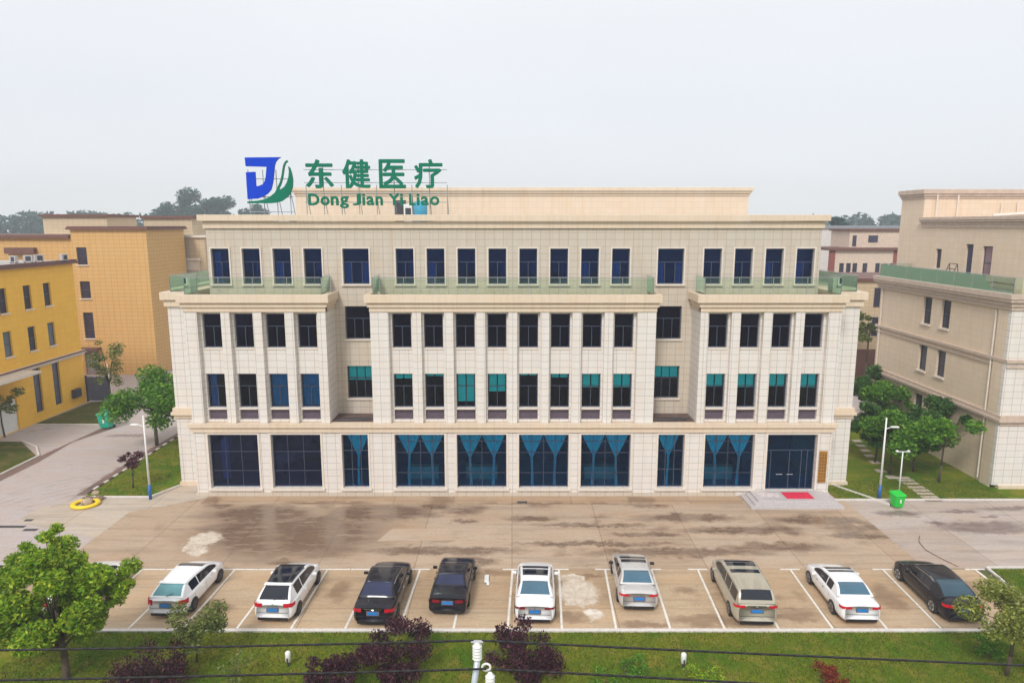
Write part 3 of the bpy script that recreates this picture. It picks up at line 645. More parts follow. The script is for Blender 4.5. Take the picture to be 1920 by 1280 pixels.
def glyph(ch, x0, x1, z0, z1, name, bold):
    cu = bpy.data.curves.new('t', 'FONT'); cu.body = ch; cu.size = 1; cu.extrude = .05; cu.resolution_u = 3
    to = bpy.data.objects.new('t', cu); COL.objects.link(to); dg = bpy.context.evaluated_depsgraph_get(); dg.update()
    me = bpy.data.meshes.new_from_object(to.evaluated_get(dg)); bpy.data.objects.remove(to)
    xs = [v.co.x for v in me.vertices]; ys = [v.co.y for v in me.vertices]; a, b, c_, d = min(xs), max(xs), min(ys), max(ys)
    V = []; Fc = []; n0 = len(me.vertices)
    for k, (ox_, oz_) in enumerate([(0, 0)]+[(bold*math.cos(t*math.pi/4), bold*math.sin(t*math.pi/4)) for t in range(8)]):
        for v in me.vertices:
            x, y, z = v.co; V.append((x0+(x-a)/(b-a)*(x1-x0)+9.4+ox_, -z*1.2+k*.0015, z0+(y-c_)/(d-c_)*(z1-z0)-18.05+oz_))
        Fc += [tuple(i+k*n0 for i in p.vertices) for p in me.polygons]
    me = bpy.data.meshes.new(name); me.from_pydata(V, [], Fc); me.materials.append(SIGNGREEN); me.update()
    o = bpy.data.objects.new(name, me); COL.objects.link(o); o.parent = lt; return o
for ch, a, b in (('东', 573, 625), ('健', 642, 694), ('医', 711, 760), ('疗', 777, 829)):
    x0, zt = RY(a, 300, SY); x1, zb = RY(b, 352, SY); glyph(ch, x0, x1, zb, zt, 'character', .045)
x0, zt = RY(579, 363, SY); x1, zb = RY(823, 389, SY)
lc = {'D':(579,598,0),'o1':(602,617,.32),'n1':(621,634,.32),'g':(638,653,.32),'J':(662,676,0),'i1':(680,684,0),'a1':(688,701,.32),'n2':(705,717,.32),'Y':(730,748,0),'i2':(751,755,0),'L':(768,778,0),'i3':(782,786,0),'a2':(790,803,.32),'o2':(807,823,.32)}
zbase = RY(600, 384.5, SY)[1]; ztop = RY(600, 364, SY)[1]
for k, (a, b, sm) in lc.items():
    xa, xb = RY(a, 375, SY)[0], RY(b, 375, SY)[0]; hh = ztop-zbase
    glyph(k[0], xa, xb, zbase-(.27*hh if k == 'g' else 0), zbase+hh*(1-sm*.78), 'letter', .03)
fr = MB()
for i in range(9):
    x = -4.6+i*1.2; fr.tube((x, .25, 0), (x, .25, 3.9 if i % 2 else 2.6), .028); fr.tube((x, 1.5, 0), (x, .25, 2.0), .022)
for z in (1.45, 2.05, 2.75, 3.6): fr.tube((-4.7, .22, z), (5.0, .22, z), .022)
fr.build('support_frame', GREYST, lt)
# ------------------------------------------------------------------ neighbouring buildings
def simple_window(root, cx, z0, z1, w_, y, sill=True, bars=True, pane=None):
    f = MB(); t = .05; a, b = cx-w_/2, cx+w_/2
    f.box(a, a+t, y-.04, y+.02, z0, z1).box(b-t, b, y-.04, y+.02, z0, z1).box(a+t, b-t, y-.04, y+.02, z0, z0+t).box(a+t, b-t, y-.04, y+.02, z1-t, z1)
    if bars:
        n = max(1, int((z1-z0)/.95))
        for i in range(1, n): z = z0+(z1-z0)*i/n; f.box(a+t, b-t, y-.035, y+.015, z-.025, z+.025)
    fo = f.build('window', FRAME, root)
    MB().box(a+.03, b-.03, y-.005, y+.005, z0+.03, z1-.03).build('pane', pane or DARKPANE, fo)
    if sill: MB().box(a-.08, b+.08, y-.34, y-.05, z0-.12, z0-.003).build('sill', SURROUND, fo)
# yellow building on the left, facade turned to the road
A = thing('yellow_building', 'bright yellow three storey building with brown roof edge beside the left road', 'building', (-43.8, 68, 0), R(90))
wx = [-13.6, -11.0, -8.6, -5.5, -2.8]
ops = [(x-.5, x+.5, 10.45, 12.6) for x in wx]+[(x-.5, x+.5, 6.65, 8.85) for x in wx]+[(x-.52, x+.52, .85, 5.0) for x in (-5.5, -2.8)]+[(-10.9, -8.4, .02, 2.9)]
t = wall(MB(), -26, 1.4, 0, 14.2, 0, ops, .25)
t.quad((1.4, 0, 0), (1.4, 18, 0), (1.4, 18, 14.2), (1.4, 0, 14.2)).quad((-26, 0, 0), (-26, 0, 14.2), (-26, 18, 14.2), (-26, 18, 0))
t.build('wall', YELLOW, A)
for i, x in enumerate(wx):
    simple_window(A, x, 10.45, 12.6, 1.0, .2); simple_window(A, x, 6.65, 8.85, 1.0, .2, pane=DARKPANE if i % 2 else plain('grey_pane_%d' % i, (.12, .15, .18), .15))
for x in (-5.5, -2.8): simple_window(A, x, .85, 5.0, 1.04, .2, False, pane=plain('slate_pane_%d' % int(-x*10), (.07, .08, .13), .2))
gd = MB().box(-10.9, -8.4, .15, .2, .02, 2.9)
for i in range(9): gd.box(-10.88, -8.42, .13, .149, .1+i*.31, .36+i*.31)
gd.build('garage_door', WHITEPAINT, A)
c = MB(); c.box(-26.3, 1.7, -.35, -.001, 5.2, 5.45); c.box(-26.2, 1.6, -.18, -.001, 5.02, 5.2); c.build('band', SURROUND, A)
MB().box(-26.35, 1.75, -.4, -.352, 5.32, 5.47).box(1.4, 1.7, 0, 3, 5.2, 5.45).build('band_edge', BROWNTRIM, A)
c = MB(); c.box(-26.4, 1.8, -.4, 18, 14.2, 14.42); c.box(-26.3, 1.7, -.3, .0, 14.42, 14.6); c.build('roof_edge', BROWNTRIM, A)
MB().box(-26, 1.3, .2, 18, 14.421, 14.5).build('roof', ROOF, A)
MB().box(-.9, .2, -.35, -.02, .95, 1.8).box(-.82, -.1, -.37, -.351, 1.05, 1.7).build('wall_unit', DARKSTEEL, A)
cnp = MB().box(-14, -7.6, -1.9, -.36, 5.0, 5.22); cnp.build('canopy', SURROUND, A)
MB().box(.6, 1.395, 3, 3.3, 0, 3).build('side_door', FRAME, A)
def roof_unit(x, y, z, label, rz=0, s=1):
    r = thing('air_conditioner', label, 'air conditioner', (x, y, z), rz, None); r.scale = (s, s, s)
    MB().box(-.45, .45, -.18, .18, .08, .8).build('casing', plain('unit_grey', (.50, .46, .46), .6) if 'unit_grey' not in MATS else MATS['unit_grey'], r, bevel=.02)
    MB().lathe((.1, -.19, .44), [(.26, 0), (.26, .01)], 16, 'x').build('fan_grille', DARKSTEEL, r) if False else MB().box(-.2, .32, -.2, -.181, .18, .7).build('fan_grille', DARKSTEEL, r)
    MB().box(-.4, -.3, -.15, .15, 0, .08).build('foot', DARKSTEEL, r); MB().box(.3, .4, -.15, .15, 0, .08).build('foot', DARKSTEEL, r)
for i, (px, py, l) in enumerate([(25, 480, 'pale rooftop unit nearest the picture edge on the yellow building'), (52, 478, 'pale rooftop unit left of the pair on the yellow building'), (72, 478, 'pale rooftop unit right of the pair on the yellow building'), (118, 471, 'small grey unit near the far corner of the yellow roof')]):
    x, z = RY(px, py, 64+i*1.2); roof_unit(x, 64+i*1.2, 14.5, l, R(35*i-20), .85)
# ochre building behind
b2 = thing('ochre_building', 'tall ochre tiled building with brown roof edge at the end of the left road', 'building', (-47, 82.6, 0))
x0, x1 = -5.0, 3.92
ops = [(-4.5, -3.3, 13.3, 15.35), (-4.5, -3.3, 9.3, 11.35), (-4.5, -3.3, 4.45, 7.6), (-4.8, -3.1, .02, 3.1)]
t = wall(MB(), x0, x1, 0, 17.4, 0, ops, .25); t.quad((x1, 0, 0), (x1, 9.5, 0), (x1, 9.5, 17.4), (x1, 0, 17.4)).quad((x0, 0, 0), (x0, 0, 17.4), (x0, 9.5, 17.4), (x0, 9.5, 0))
t.build('wall', OCHRE, b2)
for o_ in ops[:3]: simple_window(b2, -3.9, o_[2], o_[3], 1.2, .2)
MB().box(-4.8, -3.1, .2, .25, .02, 3.1).build('door', plain('grey_door', (.3, .26, .3), .5), b2)
MB().box(-5.1, -2.7, -1.0, -.01, 3.15, 3.4).build('canopy', BROWNTRIM, b2)
c = MB(); c.box(x0-.35, x1+.35, -.35, 9.8, 17.4, 17.62); c.box(x0-.25, x1+.25, -.25, 9.7, 17.62, 17.8); c.build('roof_edge', BROWNTRIM, b2)
wall(MB(), -33, x0, 0, 16.4, .5, [], .2).build('wing_wall', OCHRE, b2)
MB().box(-33, x0-.36, .1, 9, 16.4, 16.8).build('wing_roof_edge', BROWNTRIM, b2)
MB().box(-13, -9.5, -.1, .49, 14.6, 15.3).build('wing_awning', BROWNTRIM, b2)
MB().box(x1+.002, x1+.2, 5.5, 6.4, 1.6, 2.7).build('wall_box', DARKSTEEL, b2)
sb = thing('beige_building', 'pale beige building with two raised stair towers behind the ochre one', 'building', (-50, 93, 0))
MB().box(-20, 9.2, 0, 12, 0, 16.3).build('wall', BEIGE, sb)
MB().box(-20.3, 9.5, -.3, 12.3, 16.3, 16.6).build('roof_edge', SURROUND, sb)
for a, b, z in ((-12.4, -3.9, 19.0), (1.0, 7.4, 18.8)):
    tw = MB().box(a, b, .6, 8, 16.61, z).build('stair_tower', BEIGE, sb); MB().box(a-.3, b+.3, .3, 8.3, z, z+.35).build('tower_roof', BROWNTRIM, tw)
MB().box(5.7, 8.6, -.6, -.301, 13.3, 13.6).box(5.9, 8.3, -.3, -.01, 12.0, 13.2).build('awning', SURROUND, sb)
# gate beside the yellow building
gt = thing('metal_gate', 'blue grey sheet metal gate between yellow building and lamp pole', 'gate', (-42.6, 69.6, 0))
gp = MB().box(-1.1, 1.1, -.03, .03, .1, 2.6)
for i in range(8): gp.box(-1.05+i*.27, -.9+i*.27, -.05, -.031, .15, 2.55)
gp.build('gate_panel', plain('gate_blue', (.12, .13, .22), .5), gt)
MB().box(-1.25, -1.11, -.08, .08, 0, 2.75).box(1.11, 1.25, -.08, .08, 0, 2.75).build('gate_post', DARKSTEEL, gt)
# right building
C_ = thing('sand_building', 'sand coloured four storey building with slim windows at the right edge', 'building', (33.2, 45.9, 0), R(-90))
ry = [-9.2, -6.8]
ops = [(x-.55, x+.55, a, b) for x in ry for a, b in ((10.15, 12.3), (6.35, 8.4), (1.9, 4.4))]
t = wall(MB(), -16.4, 0, 0, 12.4, 0, ops, .28); t.quad((-16.4, 0, 0), (-16.4, 0, 12.4), (-16.4, 14, 12.4), (-16.4, 14, 0)); t.build('side_wall', SANDY, C_)
MB().box(-.9, .05, -.12, -.002, 0, 12.38).build('corner_pilaster', SANDY, C_)
MB().box(0.052, .35, -.12, 26, 0.3, 12.4).build('front_wall', WHITE, C_)
MB().box(.001, .5, .3, 26, 0, .3).build('plinth', TRIM, C_)
for x in ry:
    for a, b in ((10.15, 12.3), (6.35, 8.4), (1.9, 4.4)): simple_window(C_, x, a, b, 1.1, .22)
def cband(levels, nm):
    c = MB()
    for o_, za, zb in levels: c.box(-16.4-o_, .35+o_, -o_-(.13 if za > 12 else 0), -.001, za, zb-.002); c.box(.351, .35+o_, 0, 26, za, zb-.002)
    c.build(nm, plain('sand_trim', (.56, .44, .36), .6) if 'sand_trim' not in MATS else MATS['sand_trim'], C_, bevel=.015)
cband(((.1, 4.55, 4.8), (.28, 4.8, 5.0), (.16, 5.0, 5.25)), 'lower_cornice')
cband(((.1, 8.5, 8.68), (.18, 8.88, 9.1)), 'middle_cornice')
cband(((.1, 12.4, 12.65), (.2, 12.65, 12.95), (.38, 12.95, 13.15), (.45, 13.15, 13.5)), 'upper_cornice')
MB().box(-16.3, .3, .05, 26, 12.8, 12.98).build('terrace_floor', ROOF, C_)
rail([(-16.2, 26), (-16.2, -.3), (.5, -.3), (.5, 26)], parent=C_, z=13.5)
for x in (-1.15, -15.9): MB().tube((x, -.1, .3), (x, -.1, 12.3), .06).build('downpipe', SURROUND, C_)
ops = [(-12.75, -12.0, 14.4, 16.0), (-8.95, -8.05, 13.0, 16.5), (-6.95, -5.85, 13.9, 16.4)]
t = wall(MB(), -15.1, -2.4, 12.98, 17.75, 2.4, ops, .25); t.quad((-2.4, 2.4, 12.98), (-2.4, 26, 12.98), (-2.4, 26, 17.75), (-2.4, 2.4, 17.75)); t.build('top_floor_wall', SANDY, C_)
simple_window(C_, -12.37, 14.4, 16.0, .75, 2.6); simple_window(C_, -6.4, 13.9, 16.4, 1.1, 2.6, pane=plain('mauve_blind_pane', (.26, .17, .2), .4))
MB().box(-8.95, -8.05, 2.6, 2.65, 13.0, 16.5).build('terrace_door', plain('navy_door', (.03, .035, .09), .3), C_)
c = MB()
for o_, za, zb in ((.10, 17.75, 18.0), (.14, 18.0, 18.2), (.3, 18.2, 18.36), (.36, 18.36, 18.62)): c.box(-15.1, -2.4+o_, 2.4-o_, 26, za, zb-.002)
c.build('top_cornice', MATS['sand_trim'], C_, bevel=.02)
t = MB().box(-18.6, -15.101, 2.4, 26, 0, 20.2); t.build('roof_block', SANDY, C_)
c = MB()
for o_, za, zb in ((.08, 20.2, 20.4), (.18, 20.4, 20.6), (.28, 20.6, 21.0)): c.box(-18.6-o_, -15.101+o_, 2.4-o_, 26, za, zb-.002)
c.build('roof_block_cornice', MATS['sand_trim'], C_, bevel=.02)
for i, (x, h) in enumerate(((3.4, 2.0), (5.2, 1.9), (9.0, 1.2), (10.4, 1.3), (11.4, 1.1))): MB().tube((-14.95, x, 18.62), (-14.95, x, 18.62+h), .07).build('roof_pipe', SURROUND, C_)
pp = MB(); pp.path([(-13, 7, 18.75), (-12, 10, 18.95), (-12.5, 13, 18.8)], .14).build('roof_pipe', SURROUND, C_); pp = MB(); pp.path([(-13, 12, 18.65), (-13, 12.2, 19.4), (-12, 13.6, 19.6)], .12)
pp.build('roof_pipe', SURROUND, C_)
roof_unit(34.3, 49.6, 12.98, 'pale air conditioner behind the glass rail of the sand building', R(-90), 1.6)
rk = thing('metal_rack', 'dark folding metal frame leaning on the terrace of the sand building', 'rack', (34.4, 54.6, 12.98), R(-90))
r_ = MB()
for x in (-.5, .5): r_.tube((x, -.5, 0), (x, .2, 2.0), .03); r_.tube((x, .5, 0), (x, .2, 2.0), .03)
for k in (.2, .5, .8, 1.0): r_.tube((-.5, -.5+.7*k, 2*k), (.5, -.5+.7*k, 2*k), .03)
r_.build('rack_frame', DARKSTEEL, rk)
chr_ = thing('garden_chair', 'curved dark metal chair on the terrace of the sand building', 'chair', (34.5, 51.6, 12.98), R(-60))
MB().box(-.28, .28, -.28, .28, .42, .46).build('seat', DARKSTEEL, chr_)
MB().path([(-.28, .28, .46), (-.28, .36, .95), (-.1, .38, 1.1), (.1, .38, 1.1), (.28, .36, .95), (.28, .28, .46)], .025).build('backrest', DARKSTEEL, chr_)
for sx in (-.25, .25):
    for sy in (-.25, .25): MB().tube((sx, sy, 0), (sx, sy, .42), .02).build('leg', DARKSTEEL, chr_)
# buildings behind on the right
d1 = thing('tan_building', 'tan walled block in the gap between the main and sand buildings', 'building', (45.6, 80, 0))
MB().box(-7.5, 12, 0, 10, 3.6, 11.6).build('wall', BEIGE, d1); MB().box(-7.4, 12, .05, 10, 0, 3.598).build('base_wall', BROWNTRIM, d1)
MB().box(-7.8, 12.3, -.3, 10.3, 11.6, 11.9).build('roof_edge', BROWNTRIM, d1)
for z in (8.6, 5.2): simple_window(d1, -3.2, z, z+2.2, 1.0, -.03, False)
d2 = thing('villa', 'distant cream villa with dark red corner piers between the two large buildings', 'building', (55.5, 110, 0))
zt = 14.0
ops2 = [(-5.0+x, -5.0+x+.75, 9.3, 12.0) for x in (1.2, 2.3, 3.3, 4.9, 6.9, 8.1, 9.2)]
wall(MB(), -5.3, 5.3, 0, zt, 0, ops2, .3).build('wall', plain('villa_cream', (.66, .52, .42), .7), d2)
for o_ in ops2: simple_window(d2, (o_[0]+o_[1])/2, o_[2], o_[3], .75, .2, False, False)
for a in (-5.6, 4.6): MB().box(a, a+1.0, -.12, -.01, 4, zt-.01).build('corner_pier', plain('villa_red_%d' % int(a*10), (.25, .07, .06), .7), d2)
MB().box(-6, 5.9, -.5, 8, zt, zt+.4).build('roof_edge', BROWNTRIM, d2)
MB().box(-1.8, 6, 1.5, 8, zt+.401, 17.0).build('upper_storey', MATS['villa_cream'], d2); MB().box(-2.1, 6.3, 1.2, 8.3, 17.0, 17.35).build('upper_roof_edge', BROWNTRIM, d2)
MB().box(-1.3, -.7, 1.44, 1.499, 14.6, 16.3).box(1.2, 2.7, 1.44, 1.499, 15.2, 16.3).build('upper_window', DARKPANE, d2)
d3 = thing('pale_block', 'long pale flat roofed block behind the cream villa', 'building', (60, 130, 0))
MB().box(-9, 14, 0, 12, 0, 17.3).build('wall', plain('pale_wall', (.68, .62, .60), .8), d3); MB().box(-9.3, 14.3, -.3, 12.3, 17.3, 17.8).build('roof_edge', plain('grey_edge', (.28, .29, .33), .7), d3)
simple_window(d3, -7.6, 14.5, 16.0, .9, -.05, False, False)

# ------------------------------------------------------------------ street furniture
def street_lamp(x, y, h, side, label, arm=1.0):
    r = thing('street_lamp', label, 'street lamp', (x, y, 0), 0, 'blue footed street lamps')
    MB().tube((0, 0, 1.0), (-.16*0, 0, h), .075, .045, 10).build('pole', WHITEPAINT, r, True)
    MB().tube((0, 0, 0), (0, 0, 1.0), .10, .095, 10).build('pole_base', BLUEPAINT, r, True)
    MB().path([(0, 0, h-.75), (side*.4, 0, h-.62), (side*arm, 0, h-.6)], .03).build('arm', WHITEPAINT, r, True)
    MB().box(min(side*arm, side*(arm+.5)), max(side*arm, side*(arm+.5)), -.1, .1, h-.66, h-.57).build('lamp_head', WHITEPAINT, r, bevel=.03)
street_lamp(-24.05, 43.75, 5.75, -1, 'white street lamp with blue foot left of the main building', .35)
street_lamp(24.4, 43.7, 5.6, 1, 'white street lamp with blue foot behind the green bin', .35)
gl = thing('garden_lamp', 'short white double headed lamp on the lawn behind the green bin', 'garden lamp', (26.2, 44.6, 0))
MB().tube((0, 0, 0), (0, 0, 3.0), .05, .04).build('pole', WHITEPAINT, gl, True); MB().tube((-.35, 0, 3.0), (.35, 0, 3.0), .03).build('arm', WHITEPAINT, gl)
for s0 in (-.38, .38): MB().lathe((s0, 0, 3.02), [(.04, -.05), (.12, 0), (.08, .08)], 10).build('lamp_head', WHITEPAINT, gl, True)
pp_ = tag(MB().tube((-40.2, 67.8, 0), (-40.4, 67.8, 4.4), .07, .05).lathe((-40.2, 67.8, 0), [(.16, 0), (.16, .08), (.1, .12)], 10).build('road_pole', WHITEPAINT, None, True), 'plain white pole on the verge by the metal gate', 'pole')
def bin_(name, label, x, y, mat, rz, s=1):
    r = thing(name, label, 'bin', (x, y, 0), rz, 'wheeled waste bins'); r.scale = (s, s, s)
    b = MB(); vs = []
    for z, a, c_ in ((.1, .30, .26), (.55, .35, .32), (1.0, .40, .38)): vs += [(-a, -c_, z), (a, -c_, z), (a, c_, z), (-a, c_, z)]
    b.add(vs, [(3, 2, 1, 0), (0, 1, 5, 4), (1, 2, 6, 5), (2, 3, 7, 6), (3, 0, 4, 7), (4, 5, 9, 8), (5, 6, 10, 9), (6, 7, 11, 10), (7, 4, 8, 11), (8, 9, 10, 11)])
    b.build('bin_body', mat, r, bevel=.03)
    b = MB().add([(-.46, -.44, 1.0), (.46, -.44, 1.0), (.46, .42, 1.06), (-.46, .42, 1.06), (-.40, -.36, 1.08), (.40, -.36, 1.08), (.40, .36, 1.20), (-.40, .36, 1.20)], [(3, 2, 1, 0), (4, 5, 6, 7), (0, 1, 5, 4), (1, 2, 6, 5), (2, 3, 7, 6), (3, 0, 4, 7)])
    b.build('lid', mat, r, bevel=.02)
    MB().box(-.03, .09, -.345, -.335, .45, .75).build('white_mark', WHITEPAINT, r)
    for s0 in (-1, 1): MB().lathe((s0*.3-.03, .3, .11), [(.11, 0), (.11, .06)], 12, 'x').build('wheel', RUBBER, r)
    MB().tube((-.3, .46, .98), (.3, .46, .98), .02).build('handle', mat, r)
bin_('waste_bin', 'bright green wheeled bin with raised lid at the right lawn kerb', 24.85, 42.4, GREENBIN, R(8), .88)
bin_('waste_bin', 'teal wheeled bin on the far side of the left road', -36.3, 60.0, TEALBIN, R(-5), 1.35)
ring = thing('yellow_ring', 'yellow painted tyre ring at the corner of the left lawn', 'tyre', (-27.75, 42.75, 0))
rm = MB(); N = 26; M_ = 8; vs = []
for i in range(N):
    t0 = 2*math.pi*i/N
    for j in range(M_):
        u = 2*math.pi*j/M_; rr = .72+.17*math.cos(u); vs.append((rr*math.cos(t0), rr*math.sin(t0), .15+.15*math.sin(u)))
rm.add(vs, [(i*M_+j, ((i+1)%N)*M_+j, ((i+1)%N)*M_+(j+1)%M_, i*M_+(j+1)%M_) for i in range(N) for j in range(M_)]); rm.build('tyre', YELLOWP, ring, True); ring.scale = (1, .95, .75)
def rock(name, label, x, y, s, seed, mat=None):
    rn = random.Random(seed); bm = bmesh.new(); bmesh.ops.create_icosphere(bm, subdivisions=2, radius=s)
    for v in bm.verts: v.co *= rn.uniform(.8, 1.15); v.co.z = v.co.z*.6+s*.45
    me = bpy.data.meshes.new(name); bm.to_mesh(me); bm.free(); me.materials.append(mat or MATS['bark']); o = bpy.data.objects.new(name, me); COL.objects.link(o)
    o.location = (x, y, 0); tag(o, label, 'rock', 'stones around the yellow ring')
STONEB = plain('brown_stone', (.22, .15, .11), .9, .3, 6); STONEP = plain('tan_stone', (.45, .34, .24), .9, .3, 6)
rock('stone', 'dark stone just left of the yellow ring', -28.3, 43.5, .2, 1, MATS['tyre_rubber'])
rock('stone', 'large tan stone inside the yellow ring', -27.75, 42.9, .36, 2, STONEP)
rock('stone', 'brown stone behind the yellow ring by the lawn', -27.4, 43.6, .3, 3, STONEB)
rock('stone', 'small tan stone at the road kerb behind the ring', -28.2, 44.6, .25, 5, STONEP)
rock('stone', 'flat brown stone on the rear rim of the yellow ring', -27.9, 43.35, .33, 8, STONEB)
rock('stone', 'pale stone on the left rim of the yellow ring', -28.1, 43.15, .22, 9, STONEP)
def lawn_lamp(x, y, label):
    r = thing('lawn_lamp', label, 'lawn lamp', (x, y, .05), 0, 'small white lawn lamps in the front grass')
    MB().tube((0, 0, 0), (0, 0, .22), .05).build('post', DARKSTEEL, r)
    MB().lathe((0, 0, .2), [(.07, 0), (.11, .03), (.11, .42), (.06, .47)], 14).build('lamp_head', WHITEPAINT, r, True)
    MB().box(-.03, .03, -.125, -.105, .24, .42).build('light_slot', DARKSTEEL, r)
x, y = G(541, 1250); lawn_lamp(x, y, 'white lawn lamp in the grass below the second white hatchback')
x, y = G(1281, 1253); lawn_lamp(x, y, 'white lawn lamp in the grass right of the green bush')
wr = tag(MB().path([(23.8, 34.5, .03), (23.5, 35.2, .04), (23.2, 36.4, .03), (23.4, 37.4, .04), (23.9, 38.2, .03)], .02).build('hose', plain('brown_hose', (.25, .14, .08), .7), None, True), 'thin brown hose curling on the yard behind the last black car', 'hose')
lp = tag(MB().box(-1.42, -1.18, 32.75, 33.45, .03, .14).box(-1.3, -1.14, 32.5, 32.8, .03, .10).build('crumpled_bag', WHITEPAINT, None, False, .04), 'small white crumpled bag on the bay right of the boxy black car', 'litter')

# power pole with two insulators and cables
pz = 11.15; PX, PYY = -.42, 9.3
po = thing('power_pole', 'white ribbed insulators on pale steel bracket of a power pole in the foreground', 'power pole', (PX, PYY, 0))
MB().tube((0, -.35, 0), (0, -.35, 10.9), .17, .11, 14).build('pole', CONC, po, True)
MB().box(-1.1, 1.0, -.42, -.30, 10.45, 10.57).build('crossarm', STEEL, po)
IB = plain('pale_steel', (.55, .62, .66), .3, .08, 5, .3); INS = plain('porcelain', (.80, .80, .77), .2, .04, 5)
def insul(x, y, z, h, r):
    prof = [(r*.35, 0)]
    n = 5
    for i in range(n):
        a = h*(.08+.8*i/n); prof += [(r*.82, a), (r, a+h*.05), (r, a+h*.09), (r*.8, a+h*.13)]
    prof += [(r*.6, h*.92), (r*.45, h), (r*.3, h*1.02)]
    return MB().lathe((x, y, z), prof, 18)
x1_, z1_ = RY(895, 1238, PYY); x2_, z2_ = RY(919, 1292, 9.15)
insul(x1_-PX, 0, z1_, .30, .072).build('insulator', INS, po, True)
insul(x2_-PX, -.15, z2_, .27, .071).build('insulator', INS, po, True)
MB().tube((x1_-PX, 0, z1_), (x1_-PX-.14, 0, 10.6), .045, .055).build('bracket', IB, po, True)
MB().tube((x2_-PX, -.15, z2_), (x2_-PX, -.2, 10.5), .04).build('bracket', IB, po, True)
lx, lz = RY(912, 1246, PYY); rg = MB(); vs = []
for i in range(20):
    t0 = 2*math.pi*i/20; vs.append((lx-PX+.06*math.cos(t0), -.05, lz+.055*math.sin(t0)))
rg.path(vs+[vs[0]], .018); rg.build('clamp_ring', INS, po, True)
MB().tube((x1_-PX-.09, 0, z1_+.31), (x1_-PX+.09, 0, z1_+.31), .022).build('cable_clamp', CHROME, po)
def cable(p0, pm, p1, label):
    pts = []
    for i in range(41):
        t = i/40; a = [(1-t)**2*p+2*t*(1-t)*q+t*t*r for p, q, r in zip(p0, pm, p1)]; pts.append(a)
    tag(MB().path(pts, .016, 6).build('power_cable', plain('cable_black', (.015, .012, .015), .6) if 'cable_black' not in MATS else MATS['cable_black'], None, True), label, 'cable', 'power cables across the foreground')
def wp(px, py, Y): x, z = RY(px, py, Y); return (x, Y, z)
ym = PYY
cable(wp(-300, 1222, ym), wp(400, 1214, ym), wp(888, 1200, ym), 'upper black cable running left from the white insulator')
cable(wp(903, 1200, ym), wp(1400, 1226, ym), wp(2250, 1260, ym), 'upper black cable running right from the white insulator')
cable(wp(-300, 1280, 9.15), wp(400, 1268, 9.15), wp(912, 1253, 9.15), 'lower black cable running left from the second insulator')
cable(wp(925, 1254, 9.15), wp(1300, 1272, 9.15), wp(2250, 1330, 9.15), 'lower black cable running right from the second insulator')
